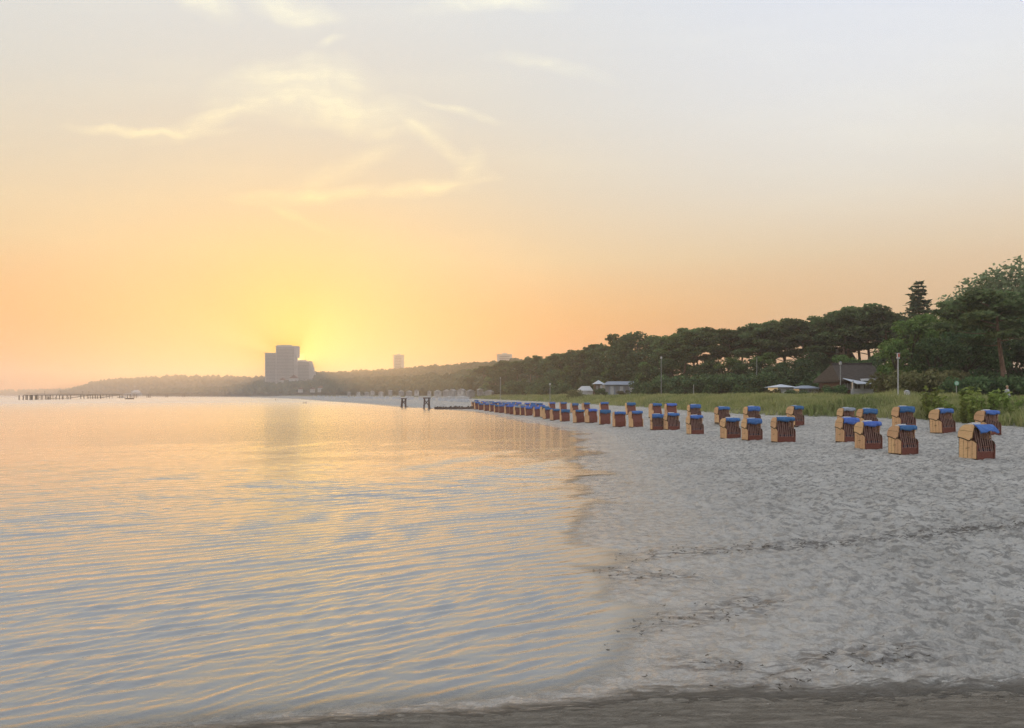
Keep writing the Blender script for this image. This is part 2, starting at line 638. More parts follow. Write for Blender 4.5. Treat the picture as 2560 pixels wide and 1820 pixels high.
def build_ground():
    ang = fan(None, 520, 60)
    r = np.concatenate([[0.02, 1.0, 2.0], growing(3.0, 3850, 0.0065)])
    X, Y, q = polar_grid(r, ang)
    s = signed(X, Y, SHORE)
    d = signed(X, Y, DUNE)
    Z = ground(X, Y)
    R = np.hypot(X, Y)
    dampline = 8.6 + 0.07 * X + 0.25 * fbm(X / 2.0, Y / 2.0, 11, 3)
    damp = np.clip(0.5 + (dampline - Y) / 1.7, 0, 1) * smooth(-1.0, 0.5, s)
    damp = np.where((np.abs(X) < 60), damp, np.clip(damp, 0, 1))
    # trodden dry sand: dents and little humps
    pit = np.zeros_like(X)
    for lay, (cw, dep) in enumerate(((0.25, 1.5), (0.36, 1.3), (0.55, 1.0))):   # foot marks: pits with a soft rim
        gx, gy = X / cw + 0.31 * lay, Y / (cw * 0.9) + 0.17 * lay
        ix, iy = np.floor(gx), np.floor(gy)
        best = np.full(X.shape, 9.0)
        for ox in (-1, 0, 1):
            for oy in (-1, 0, 1):
                hx = np.sin((ix + ox) * 127.1 + (iy + oy) * 311.7 + lay) * 43758.5453
                hy = np.sin((ix + ox) * 269.5 + (iy + oy) * 183.3 + lay) * 43758.5453
                px_ = ix + ox + 0.5 + 0.8 * (hx - np.floor(hx) - 0.5)
                py_ = iy + oy + 0.5 + 0.8 * (hy - np.floor(hy) - 0.5)
                best = np.minimum(best, np.hypot(gx - px_, (gy - py_)))
        pit += dep * cw * (smooth(0.10, 0.52, best) - 0.25 * smooth(0.45, 0.75, best))
    dent = (pit - 0.9) * 0.85 + fbm(X / 0.42, Y / 0.36, 21, 3) * 0.3 + fbm(X / 1.8, Y / 1.4, 31, 2) * 0.5
    dent = dent * 0.14 * (0.25 + 0.75 * smooth(0.0, 6.0, s)) * smooth(-2.0, 0.0, s) * (1 - damp) * smooth(1.0, -2.0, d) * smooth(170, 60, R)
    furrow = fbm(X / 0.7, (Y + 0.03 * X) / 0.12, 41, 3) * 0.016 * damp * smooth(25, 12, R)
    Z = Z + dent + furrow
    wr = np.zeros_like(X)
    for ln in wrack_world():
        pl = np.array([(p.x, p.y) for p in ln])
        dist = np.abs(signed(X, Y, pl))
        wr = np.maximum(wr, 1 - smooth(0.1, 0.75, dist + 0.25 * fbm(X, Y, 51, 2)))
    me = mesh_np('beach', np.stack([X, Y, Z], 1), q, True)
    for nm, arr in (('shore', s), ('dune', d), ('damp', damp), ('wrack', wr)):
        a = me.attributes.new(nm, 'FLOAT', 'POINT')
        a.data.foreach_set('value', arr.astype(np.float32))
    me.materials.append(sand_material())
    o = obj('beach', me)
    tag(o, 'pale trodden sand beach running from the wet edge up to the dune', kind='structure')


build_ground()


# --- water
def water_material():
    m = bpy.data.materials.new('sea_water')
    m.use_nodes = True
    g = G(m.node_tree)
    g.n.clear()
    ge = g.new('ShaderNodeNewGeometry')
    P = ge.outputs['Position']
    a = g.new('ShaderNodeAttribute')
    a.attribute_name = 'deep'
    deep = a.outputs['Fac']
    cd = g.new('ShaderNodeVectorMath', operation='LENGTH')
    g.l.new(P, cd.inputs[0])
    dist = cd.outputs['Value']
    r1 = g.noise(g.mapv(P, scale=(1.1, 2.2, 1), rot=(0, 0, radians(-33))), 2.6, 4.0, 0.6, 0.3)
    r2 = g.noise(g.mapv(P, scale=(0.16, 0.55, 1), rot=(0, 0, radians(-20))), 1.0, 5.0, 0.6, 0.4)
    r3 = g.noise(g.mapv(P, scale=(0.02, 0.10, 1), rot=(0, 0, radians(-8))), 1.0, 4.0, 0.6, 0.4)
    r1b = g.noise(g.mapv(P, scale=(0.55, 1.7, 1), rot=(0, 0, radians(-30))), 1.0, 4.0, 0.6, 0.3)
    near = g.m('MULTIPLY', r1, 0.02)
    near = g.m('ADD', near, g.m('MULTIPLY', r1b, g.m('MULTIPLY', g.ss(dist, 12, 30), 0.06)))
    hgt = g.m('ADD', near, g.m('MULTIPLY', r2, g.m('MULTIPLY', g.ss(dist, 12, 50), 0.09)))
    hgt = g.m('ADD', hgt, g.m('MULTIPLY', r3, g.m('MULTIPLY', g.ss(dist, 40, 160), 0.9)))
    bp = g.new('ShaderNodeBump')
    bp.inputs['Strength'].default_value = 0.55
    bp.inputs['Distance'].default_value = 1.0
    g.put(bp.inputs['Height'], hgt)
    N = bp.outputs[0]
    gl = g.new('ShaderNodeBsdfGlossy')
    gl.inputs['Color'].default_value = (0.97, 0.97, 0.97, 1)
    g.put(gl.inputs['Roughness'], g.m('ADD', 0.015, g.m('ADD', g.m('MULTIPLY', g.ss(dist, 20, 120), 0.13), g.m('MULTIPLY', g.ss(dist, 90, 420), 0.14))))
    g.put(gl.inputs['Normal'], N)
    tr = g.new('ShaderNodeBsdfTransparent')
    tr.inputs['Color'].default_value = (0.90, 0.93, 0.92, 1)
    df = g.new('ShaderNodeBsdfDiffuse')
    df.inputs['Color'].default_value = (0.27, 0.275, 0.265, 1)
    body = g.new('ShaderNodeMixShader')
    g.put(body.inputs[0], deep)
    g.l.new(tr.outputs[0], body.inputs[1])
    g.l.new(df.outputs[0], body.inputs[2])
    fr = g.new('ShaderNodeFresnel')
    fr.inputs['IOR'].default_value = 1.85
    g.put(fr.inputs['Normal'], N)
    mx = g.new('ShaderNodeMixShader')
    g.put(mx.inputs[0], g.m('MULTIPLY', fr.outputs[0], 1.3, clamp=True))
    g.l.new(body.outputs[0], mx.inputs[1])
    g.l.new(gl.outputs[0], mx.inputs[2])
    # the last finger-thick film of water at the edge soaks away into the sand
    ea = g.new('ShaderNodeAttribute')
    ea.attribute_name = 'edge'
    clear = g.new('ShaderNodeBsdfTransparent')
    mx2 = g.new('ShaderNodeMixShader')
    g.put(mx2.inputs[0], ea.outputs['Fac'])
    g.l.new(clear.outputs[0], mx2.inputs[1])
    g.l.new(mx.outputs[0], mx2.inputs[2])
    out = g.new('ShaderNodeOutputMaterial')
    g.l.new(mx2.outputs[0], out.inputs[0])
    return m


def build_water():
    ang = np.radians(np.concatenate([np.linspace(-50, 20, 470), np.linspace(20, 310, 70)[1:-1]]))
    r = growing(4.0, 3830, 0.0033)
    X, Y, q = polar_grid(r, ang)
    s = signed(X, Y, SHORE)
    keep = (s[q] < 1.5).any(1)
    q = q[keep]
    used = np.unique(q)
    remap = np.full(len(X), -1)
    remap[used] = np.arange(len(used))
    q = remap[q]
    X, Y, s = X[used], Y[used], s[used]
    R = np.hypot(X, Y)
    cell = np.maximum(R * 0.0033 * np.where(R < 60, 1, np.where(R < 400, 2.2, 6)), R * radians(0.15))
    Z = np.zeros_like(X)
    wr = np.random.default_rng(3)
    # gusts: patches where the ripples are stronger or weaker
    gust = 0.75 + 0.55 * fbm(X / 9.0, Y / 14.0, 61, 3)
    warpx = X + 0.16 * fbm(X / 1.9, Y / 1.9, 71, 3)
    warpy = Y + 0.16 * fbm(X / 1.9, Y / 1.9, 81, 3)
    comps = []
    for k in range(15):
        lam = (0.22, 0.26, 0.30, 0.35, 0.41, 0.24, 0.33, 0.50, 0.64, 0.19, 0.21, 0.28, 0.38, 0.45, 0.8)[k]
        th = radians(-57 + wr.normal(0, 8 if k < 9 else 20))   # direction of travel
        comps.append((lam, th, wr.uniform(0, 2 * pi), 0.0145 * lam ** 0.6 * (1.0 if k < 9 else 0.5)))
    for lam, th, ph, amp in comps:
        k = 2 * pi / lam
        f = smooth(2.6, 5.0, lam / cell)
        u = (X * cos(th) + Y * sin(th)) / (lam * 3.0)
        v = (-X * sin(th) + Y * cos(th)) / (lam * 6.0)
        pat = 2.1 * smooth(0.25, 0.85, vnoise(u + ph * 7, v + ph * 3, int(ph * 50)))   # wave groups with long crests
        arg = np.sin(k * (warpx * cos(th) + warpy * sin(th)) + ph)
        Z += amp * f * pat * (np.exp(1.1 * (arg - 1)) - 0.42) * 1.6
    Z *= gust * smooth(0.4, -2.2, s) * 0.95
    Z = Z + 0.012 * 0
    me = mesh_np('sea', np.stack([X, Y, Z], 1), q, True)
    a = me.attributes.new('deep', 'FLOAT', 'POINT')
    a.data.foreach_set('value', (0.72 + 0.28 * smooth(0.3, -4.0, s)).astype(np.float32))
    a = me.attributes.new('edge', 'FLOAT', 'POINT')
    a.data.foreach_set('value', smooth(-0.008, 0.045, -ground(X, Y)).astype(np.float32))
    me.materials.append(water_material())
    o = obj('sea', me)
    tag(o, 'calm rippled bay water reflecting the sunrise', kind='structure')


build_water()

# ------------------------------------------------------------------ materials for things
M = {}
M['wicker'] = varied('pale_wicker', (0.63, 0.37, 0.18), (0.78, 0.51, 0.275), 9.0, 0.7, 0.25, (1, 1, 6), 0.004, rnd=0.10)
M['redwood'] = varied('red_brown_wood', (0.15, 0.045, 0.03), (0.23, 0.075, 0.05), 7.0, 0.55, 0.35, (6, 6, 1), 0.002)
M['darkwood'] = varied('dark_brown_wood', (0.07, 0.04, 0.022), (0.12, 0.07, 0.04), 6.0, 0.7, 0.25, (1, 1, 5))
M['blue'] = varied('blue_canvas', (0.045, 0.125, 0.36), (0.09, 0.20, 0.46), 4.0, 0.8, 0.2, rnd=0.30)
M['greycloth'] = varied('grey_canvas', (0.24, 0.28, 0.34), (0.34, 0.38, 0.43), 6.0, 0.8, 0.2)
M['navy'] = varied('navy_cushion', (0.02, 0.03, 0.06), (0.05, 0.06, 0.09), 8.0, 0.85, 0.2)
M['backrest'] = varied('dark_backrest', (0.12, 0.055, 0.045), (0.18, 0.09, 0.075), 6.0, 0.85, 0.2)
M['slat'] = varied('weathered_slat', (0.24, 0.12, 0.09), (0.38, 0.25, 0.21), 6.0, 0.75, 0.2, (6, 6, 1))
M['palepad'] = varied('pale_pad', (0.5, 0.55, 0.6), (0.62, 0.64, 0.66), 8.0, 0.8, 0.2)
M['white'] = varied('white_paint', (0.50, 0.51, 0.51), (0.64, 0.64, 0.62), 3.0, 0.5, 0.4)
M['metal'] = varied('grey_metal', (0.30, 0.31, 0.30), (0.40, 0.41, 0.40), 4.0, 0.5, 0.5)
M['bark'] = varied('grey_bark', (0.07, 0.055, 0.042), (0.16, 0.13, 0.10), 3.0, 0.9, 0.15, (3, 3, 0.6), 0.02)
M['pinebark'] = varied('red_pine_bark', (0.14, 0.085, 0.06), (0.30, 0.19, 0.135), 2.0, 0.9, 0.15, (3, 3, 0.7), 0.02)


def leaf_mat(name, c0, c1, c2, scale=0.5):
    m = bpy.data.materials.new(name)
    m.use_nodes = True
    g = G(m.node_tree)
    g.n.clear()
    tc = g.new('ShaderNodeTexCoord')
    oi = g.new('ShaderNodeObjectInfo')
    n = g.noise(tc.outputs['Object'], scale, 3.0, 0.6)
    ge = g.new('ShaderNodeNewGeometry')
    col = g.mix(g.ss(n, 0.3, 0.7), c0, c1)
    col = g.mix(g.m('MULTIPLY', g.m('POWER', ge.outputs['Random Per Island'], 3.0), 0.8), col, c2)
    hs = g.new('ShaderNodeHueSaturation')
    g.put(hs.inputs['Color'], col)
    g.put(hs.inputs['Value'], g.m('ADD', 0.7, g.m('MULTIPLY', oi.outputs['Random'], 0.75)))
    g.put(hs.inputs['Hue'], g.m('ADD', 0.485, g.m('MULTIPLY', oi.outputs['Random'], 0.03)))
    d = g.new('ShaderNodeBsdfDiffuse')
    t = g.new('ShaderNodeBsdfTranslucent')
    g.put(d.inputs[0], hs.outputs[0])
    g.put(t.inputs[0], hs.outputs[0])
    mx = g.new('ShaderNodeMixShader')
    mx.inputs[0].default_value = 0.28
    g.l.new(d.outputs[0], mx.inputs[1])
    g.l.new(t.outputs[0], mx.inputs[2])
    out = g.new('ShaderNodeOutputMaterial')
    g.l.new(mx.outputs[0], out.inputs[0])
    return m


M['pine_leaf'] = leaf_mat('pine_needles', (0.075, 0.115, 0.052), (0.125, 0.184, 0.074), (0.204, 0.245, 0.101), 0.4)
M['broad_leaf'] = leaf_mat('broad_leaves', (0.084, 0.150, 0.044), (0.150, 0.240, 0.069), (0.240, 0.312, 0.103), 0.4)
M['birch_leaf'] = leaf_mat('light_leaves', (0.132, 0.188, 0.096), (0.204, 0.263, 0.138), (0.312, 0.350, 0.192), 0.4)
M['spruce_leaf'] = leaf_mat('spruce_needles', (0.055, 0.077, 0.047), (0.094, 0.120, 0.062), (0.135, 0.127, 0.070), 0.4)
M['dark_leaf'] = leaf_mat('dark_undergrowth', (0.060, 0.105, 0.053), (0.106, 0.166, 0.072), (0.173, 0.245, 0.097), 0.5)
M['olive_leaf'] = leaf_mat('olive_shrub', (0.121, 0.132, 0.055), (0.187, 0.186, 0.083), (0.286, 0.252, 0.143), 0.6)
M['yellow_leaf'] = leaf_mat('yellow_green_shrub', (0.154, 0.216, 0.050), (0.242, 0.312, 0.075), (0.352, 0.396, 0.130), 1.0)
M['grass'] = leaf_mat('dune_grass', (0.253, 0.343, 0.116), (0.455, 0.495, 0.200), (0.632, 0.605, 0.327), 0.16)


# ------------------------------------------------------------------ roofed wicker beach chairs
W2, SD = 0.60, 0.44   # half width, half depth
SIDE = [(-SD, .07), (SD, .07), (SD + .02, 1.0), (.18, .97), (-.10, .91), (-.30, .90), (-.40, .84), (-SD, .72)]
CHEEK = [(.49, 1.02), (.20, .97), (-.08, .885), (-.20, .90), (-.29, 1.00), (-.33, 1.2), (-.38, 1.40), (-.42, 1.575),
         (-.15, 1.605), (.10, 1.60), (.27, 1.54), (.40, 1.42), (.475, 1.24)]


def back(y):
    return y + 0.12 * min(1.0, max(0.0, (0.1 - y) / 0.45))


CHEEK = [(back(a), b) for a, b in CHEEK]


def side_top(y):
    pts = sorted([(a, b) for a, b in SIDE if b > .5])
    return float(np.interp(y, [p[0] for p in pts], [p[1] for p in pts]))


def sheet(pts, x0, x1, nx, thick, sag=None):
    """a thin cloth following a (y,z) path, extruded in x, with both faces"""
    b = MB()
    xs = np.linspace(x0, x1, nx)
    n = len(pts)
    V = []
    for off in (0, 1):
        for i, (y, z) in enumerate(pts):
            a = pts[max(i - 1, 0)]
            c = pts[min(i + 1, n - 1)]
            tx, tz = c[0] - a[0], c[1] - a[1]
            L = math.hypot(tx, tz) or 1
            ny, nz = -tz / L, tx / L
            for x in xs:
                dy, dz = (sag(x, i / (n - 1)) if sag else (0, 0))
                V.append((x, y + dy + ny * thick * off, z + dz + nz * thick * off))
    Fc = []
    m = n * nx
    for i in range(n - 1):
        for j in range(nx - 1):
            p = i * nx + j
            Fc.append((p, p + 1, p + nx + 1, p + nx))
            Fc.append((m + p, m + p + nx, m + p + nx + 1, m + p + 1))
    for i in range(n - 1):
        for j in (0, nx - 1):
            p = i * nx + j
            Fc.append((p, p + nx, m + p + nx, m + p))
    for j in range(nx - 1):
        for i in (0, n - 1):
            p = i * nx + j
            Fc.append((p, m + p, m + p + 1, p + 1))
    return b.add(V, Fc)


def awning_mesh(kind, mat, seed):
    r = random.Random(seed)
    ph = r.uniform(0, 6)
    top = [(.05, 1.625), (-.15, 1.628), (-.43, 1.60)]
    if kind == 'short':
        path = [(-.33, 1.622), (-.43, 1.60), (-.475, 1.56), (-.495, 1.46), (-.485, 1.36)]
    elif kind == 'long':
        path = [(-.22, 1.624), (-.43, 1.60), (-.475, 1.56), (-.50, 1.45), (-.50, 1.33), (-.47, 1.23)]
    elif kind == 'visor':
        path = [(-.34, 1.618), (-.43, 1.60), (-.56, 1.50), (-.68, 1.39), (-.74, 1.30), (-.735, 1.25)]
    else:
        path = [(.34, 1.545), (.2, 1.60), (-.15, 1.64), (-.44, 1.61), (-.50, 1.54), (-.505, 1.42), (-.48, 1.36)]
    path = [(back(a), b) for a, b in path]
    def sag(x, t):
        w = max(0.0, t - 0.45) / 0.55
        s = 0.035 * w * math.sin(7 * x + ph) + 0.02 * w * math.sin(17 * x + ph * 2)
        mid = (1 - (x / W2) ** 2)
        return (-0.035 * mid * w, s + (0.05 * mid * w if kind == 'visor' else 0.02 * mid * (1 - w)))
    return sheet(path, -W2 - .012, W2 + .012, 13, 0.012, sag).mesh('awning', mat, True)


def make_near_chair():
    c = empty('beach_chair')
    MB().box(-W2 + .01, W2 - .01, -SD + .02, SD - .01, -0.06, .07).build('plinth', M['darkwood'], c)
    MB().box(-W2 - .01, W2 + .01, -SD - .03, -SD + .02, 0.0, .05).build('skid', M['slat'], c)
    for sx in (-1, 1):
        x0 = sx * (W2 - .04)
        sp = MB().prism(SIDE, min(x0, sx * W2), max(x0, sx * W2)).build('side_panel', M['darkwood'], c)
        e = [-.425, -.215, .0, .21, .425]
        for k in range(4):
            a, b_ = e[k] + .012, e[k + 1] - .012
            prof = [(a, .09), (b_, .09), (b_, side_top(b_) - .025), (a, side_top(a) - .025)]
            MB().prism(prof, min(sx * (W2 + .001), sx * (W2 + .017)), max(sx * (W2 + .001), sx * (W2 + .017))).build('plank', M['wicker'], sp)
        # grab handle
        MB().tube([(sx * (W2 + .017), -.08, .56), (sx * (W2 + .05), -.06, .55), (sx * (W2 + .05), .06, .53), (sx * (W2 + .017), .08, .52)], .011, 6).build('handle', M['darkwood'], sp)
        # front edge board of the side
        MB().prism([(-SD - .012, .075), (-SD, .075), (-SD, .73), (-SD - .012, .72)], min(x0 - sx * .03, sx * W2), max(x0 - sx * .03, sx * W2)).build('edge_board', M['redwood'], c)
    bp = MB().box(-W2 + .041, W2 - .041, SD - .03, SD, .07, 1.0).build('back_panel', M['darkwood'], c)
    for k in range(5):
        a = -W2 + .05 + k * .222
        MB().box(a, a + .205, SD + .001, SD + .016, .09, .98).build('plank', M['wicker'], bp)
    fb = MB().box(-W2 + .041, W2 - .041, -SD + .03, -SD + .06, .07, .42).build('front_panel', M['redwood'], c)
    MB().box(-W2 + .06, W2 - .06, -SD + .012, -SD + .029, .36, .40).build('rail', M['redwood'], fb)
    MB().box(-W2 + .041, W2 - .041, -SD + .061, SD - .031, .36, .42).build('seat', M['redwood'], c)
    MB().box(-W2 + .06, W2 - .06, -SD + .09, SD - .08, .421, .50).build('cushion', M['navy'], c)
    MB().prism([(.18, .50), (.30, .50), (.40, 1.45), (.33, 1.45)], -W2 + .07, W2 - .07).build('backrest', M['backrest'], c)
    # hood
    outer = CHEEK[7:] + [CHEEK[0]]
    inner = [(y - .03 * (1 if y > .2 else 0), z - .03) for y, z in outer]
    hood = MB().prism(outer[::-1] + inner, -W2 + .0301, W2 - .0301).build('hood', M['wicker'], c)
    for sx in (-1, 1):
        MB().prism(CHEEK, min(sx * (W2 - .03), sx * (W2 + .024)), max(sx * (W2 - .03), sx * (W2 + .024))).build('cheek', M['wicker'], hood)
    for sx in (-1, 1):
        t = MB()
        for p, q in zip(CHEEK[0:4], CHEEK[1:5]):
            t.bar((sx * (W2 + .031), p[0], p[1] - .012), (sx * (W2 + .031), q[0], q[1] - .012), .014, .045)
        t.build('hood_trim', M['darkwood'], hood)
        MB().bar((sx * (W2 + .029), -.20, 1.30), (sx * (W2 + .029), .42, 1.33), .010, .012).build('hood_seam', M['darkwood'], hood)
    # wooden lattice that closes the seat for the night
    lat = MB().bar((-W2 + .05, -.36, .62), (W2 - .05, -.36, .62), .02, .05).build('lattice', M['redwood'], c)
    MB().bar((-W2 + .05, -.245, 1.18), (W2 - .05, -.245, 1.18), .02, .05).build('rail', M['redwood'], lat)
    for k in range(8):
        x = -W2 + .10 + k * (2 * W2 - .20) / 7
        lean = 0.03 * math.sin(k * 2.4)
        MB().bar((x + lean, -.425, .36 + .02 * (k % 3)), (x - lean, -.225, 1.38), .045, .016).build('slat', M['slat'], lat)
    tp = MB()
    tp.prism([(.02, 1.606), (.24, 1.57), (.26, 1.63), (.05, 1.69)], -.30, .26)
    tp.build('top_pad', M['palepad'], c)
    return c


def make_far_chair():
    c = empty('beach_chair')
    b = MB()
    for sx in (-1, 1):
        b.prism(SIDE, min(sx * (W2 - .04), sx * W2), max(sx * (W2 - .04), sx * W2))
    b.box(-W2 + .041, W2 - .041, SD - .03, SD, .0, 1.0)
    b.build('body', M['wicker'], c)
    MB().box(-W2 + .01, W2 - .01, -SD + .02, SD - .01, -0.06, .05).build('plinth', M['darkwood'], c)
    MB().prism([(-SD + .02, .06), (-SD + .06, .06), (-SD + .06, .55), (-.19, 1.36), (-.23, 1.36), (-SD + .02, .55)], -W2 + .041, W2 - .041).build('lattice', M['redwood'], c)
    outer = CHEEK[7:] + [CHEEK[0]]
    inner = [(y - .03 * (1 if y > .2 else 0), z - .03) for y, z in outer]
    hood = MB().prism(outer[::-1] + inner, -W2 + .0301, W2 - .0301).build('hood', M['wicker'], c)
    for sx in (-1, 1):
        MB().prism(CHEEK, min(sx * (W2 - .03), sx * (W2 + .024)), max(sx * (W2 - .03), sx * (W2 + .024))).build('cheek', M['wicker'], hood)
    return c


near0, far0 = make_near_chair(), make_far_chair()
proto_children = {'near': near0, 'far': far0}
AW = {}
for kind in ('short', 'long', 'visor', 'cover'):
    for sd in (1, 2):
        AW[(kind, sd)] = awning_mesh(kind, M['blue'], sd * 3)
AW[('grey', 1)] = awning_mesh('cover', M['greycloth'], 5)
AW[('grey', 2)] = AW[('grey', 1)]
chair_count = 0
CHAIR_XY = []


def chair(lod, px, py, aw, label, group='roofed beach chairs along the sand', scale=1.0, turn=None, cat='beach chair', pt=None):
    global chair_count
    p = place(px, py) if pt is None else pt
    src = proto_children[lod]
    c = copy_tree(src)
    r = random.Random(chair_count * 13 + 5)
    c.location = p - Vector((0, 0, 0.05))
    c.rotation_euler = (radians(r.uniform(-1.5, 1.5)), radians(r.uniform(-1.5, 1.5)), radians(14 + r.uniform(-14, 14) if turn is None else turn + 11 + r.uniform(-4, 4)))
    scale *= r.uniform(0.95, 1.05)
    c.scale = (scale, scale, scale * r.uniform(0.97, 1.04))
    a = obj('awning', AW[(aw, 1 + chair_count % 2)], c)
    if aw == 'grey':
        a['label'] = 'grey weather cover over the hood'
    tag(c, label, cat, group)
    chair_count += 1
    CHAIR_XY.append((p.x, p.y))
    return c


chair('near', 2442, 1147, 'visor', 'nearest beach chair at far right, its blue awning pulled out as a visor', turn=8, scale=1.0)
chair('near', 2470, 1087, 'short', 'rightmost beach chair of the back row, behind the one with the visor', turn=9)
chair('near', 2357, 1082, 'short', 'beach chair alone at the grass edge, second from the right in the back row', turn=12)
chair('near', 2258, 1134, 'short', 'front row beach chair, second from the right, open slats under a narrow blue awning', turn=6)
chair('near', 2260, 1074, 'long', 'back row beach chair third from the right, half hidden by the chair in front', turn=5)
chair('near', 2171, 1122, 'short', 'front row beach chair, third from the right, tilted slightly back', turn=4)
chair('near', 2168, 1071, 'long', 'back row beach chair with deep blue awning next to the grey covered one', turn=3)
chair('near', 2119, 1105, 'long', 'front row beach chair, fourth from the right, with a deep blue awning', turn=5)
chair('near', 2117, 1066, 'grey', 'back row beach chair with a grey weather cover on its hood', turn=6)
chair('near', 1958, 1105, 'short', 'front row beach chair, fifth from the right, standing in front of a darker one', turn=-2)
chair('near', 1988, 1062, 'cover', 'back row beach chair against the grass with a domed blue cover, turned aside', turn=22, scale=1.06)
chair('near', 1880, 1100, 'long', 'front row beach chair, sixth from the right, with pale side planks', turn=-1)
chair('near', 1880, 1056, 'long', 'back row beach chair directly behind the sixth of the front row', turn=4)
chair('near', 1826, 1096, 'short', 'front row beach chair, seventh from the right, close beside the pale sided one', turn=10)
chair('near', 1806, 1053, 'cover', 'back row beach chair with a faded blue rounded hood, seventh from the right', turn=2)
chair('near', 1738, 1085, 'short', 'front row beach chair, eighth from the right, standing apart', turn=2)
chair('near', 1736, 1048, 'long', 'back row beach chair directly behind the eighth of the front row', turn=3)
ords = ['ninth', 'tenth', 'eleventh', 'twelfth', 'thirteenth', 'fourteenth', 'fifteenth', 'sixteenth', 'seventeenth', 'eighteenth', 'nineteenth', 'twentieth']
front = [(1679, 1074), (1643, 1074), (1590, 1067), (1548, 1066), (1512, 1060), (1478, 1056), (1447, 1056), (1412, 1053), (1388, 1050), (1369, 1047)]
back = [(1677, 1043), (1638, 1043), (1577, 1036), (1511, 1033), (1465, 1030), (1436, 1031), (1408, 1027), (1380, 1026)]
for k, (px, py) in enumerate(front):
    chair('near' if k < 2 else 'far', px, py, ('short', 'long', 'cover')[k % 3], f'small front row beach chair, {ords[k]} from the right along the sand')
for k, (px, py) in enumerate(back):
    chair('far', px, py, ('cover', 'cover', 'long')[k % 3], f'small back row beach chair, {ords[k]} from the right, below the dune grass')
# the crowded far end of the rows
rr = random.Random(4)
for k in range(38):
    t = (k + rr.uniform(-.9, .9)) / 38
    t = min(max(t, 0), 1)
    px = 1362 - 180 * t ** 0.85
    row = k % 3
    py = 1043 - 20.5 * t - row * (7.0 - 3.0 * t) + rr.uniform(-.8, .8)
    chair('far', px, py, rr.choice(['short', 'short', 'long', 'cover', 'grey']), 'tiny blue topped beach chair in the crowded far end of the rows', 'crowded far beach chairs')

for src in (near0, far0):
    for ch in list(src.children_recursive):
        bpy.data.objects.remove(ch)
    bpy.data.objects.remove(src)


def ico(sub=1):
    bm = bmesh.new()
    bmesh.ops.create_icosphere(bm, subdivisions=sub, radius=1.0)
    V = np.array([v.co[:] for v in bm.verts])
    Fc = np.array([[v.index for v in f.verts] for f in bm.faces])
    bm.free()
    return V, Fc


# ------------------------------------------------------------------ plants
def quads(P, size, r, flat=0.0, aspect=1.6, up=None):
    """leaf shaped quads round the points P"""
    n = len(P)
    a = r.normal(size=(n, 3))
    a /= np.linalg.norm(a, axis=1)[:, None]
    if flat:
        a[:, 2] *= (1 - flat)
        a /= np.linalg.norm(a, axis=1)[:, None]
    b = r.normal(size=(n, 3))
    b -= a * (a * b).sum(1)[:, None]
    b /= np.linalg.norm(b, axis=1)[:, None]
    s = (size * r.uniform(0.6, 1.4, n))[:, None]
    L, Wd = a * s * aspect * 0.5, b * s * 0.5
    V = np.stack([P - L, P + Wd * 0.9 - L * 0.1, P + L, P - Wd * 0.9 + L * 0.15], 1).reshape(-1, 3)
    Fq = np.arange(4 * n).reshape(n, 4)
    return V, Fq


def clump_points(r, c, rad, n, shell=0.55):
    d = r.normal(size=(n, 3))
    d /= np.linalg.norm(d, axis=1)[:, None]
    q = r.uniform(shell, 1.0, n) ** (1 / 2.0)
    q = np.where(r.uniform(size=n) < 0.3, r.uniform(0.1, 1.05, n), q)
    return np.asarray(c) + d * q[:, None] * np.asarray(rad)


def tree_parts(trunk_mb, leafV, leafF, bark, leaf, name):
    root = empty(name)
    trunk_mb.build('trunk', M[bark], root, True)
    me = mesh_np('crown', leafV, leafF)
    me.materials.append(M[leaf])
    obj('crown', me, root)
    return root


def make_pine(seed, h=14.0, spread=4.2, plates=15, low=0.5, n=300, bend=0.8, leaf=0.34):
    r = np.random.default_rng(seed)
    t = MB()
    pts, rad = [], []
    bx, by = r.normal(0, bend, 2)
    for k in range(9):
        f = k / 8
        pts.append((bx * math.sin(f * 2.6) * f, by * math.sin(f * 2.2) * f, f * h * 0.9))
        rad.append(0.30 * (1 - 0.78 * f) * h / 14)
    t.tube(pts, rad, 9)
    P = []
    for k in range(plates):
        f = low + (0.92 - low) * ((k + r.uniform(0, .8)) / plates)
        i = f / 0.9 * 8
        i0 = min(int(i), 7)
        base = Vector(pts[i0]).lerp(Vector(pts[i0 + 1]), min(i - i0, 1))
        a = k * 2.4 + r.uniform(-.5, .5)
        reach = spread * r.uniform(0.55, 1.0) * (1.0 - 0.55 * max(0, (f - 0.72)) / 0.2)
        rise = r.uniform(0.4, 1.6) * h / 14
        tip = base + Vector((cos(a) * reach, sin(a) * reach, rise))
        mid = base.lerp(tip, 0.55) + Vector((r.normal(0, .25), r.normal(0, .25), -0.25 + r.normal(0, .2)))
        t.tube([base, mid, tip], [0.085, 0.055, 0.02], 5)
        for q in range(3):
            c = base.lerp(tip, 0.55 + 0.24 * q) + Vector((r.normal(0, .45), r.normal(0, .45), 0.35 + r.normal(0, .18)))
            P.append(clump_points(r, c, (1.25 * h / 14, 1.25 * h / 14, 0.42 * h / 14), n // 3))
    top = Vector(pts[-1])
    for q in range(5):
        P.append(clump_points(r, top + Vector((r.normal(0, .9), r.normal(0, .9), r.uniform(-.3, 1.2))), (1.3, 1.3, .55), n // 2))
    P = np.concatenate(P)
    V, Fq = quads(P, np.full(len(P), leaf), r, 0.3, 1.7)
    return tree_parts(t, V, Fq, 'pinebark', 'pine_leaf', 'pine_tree')


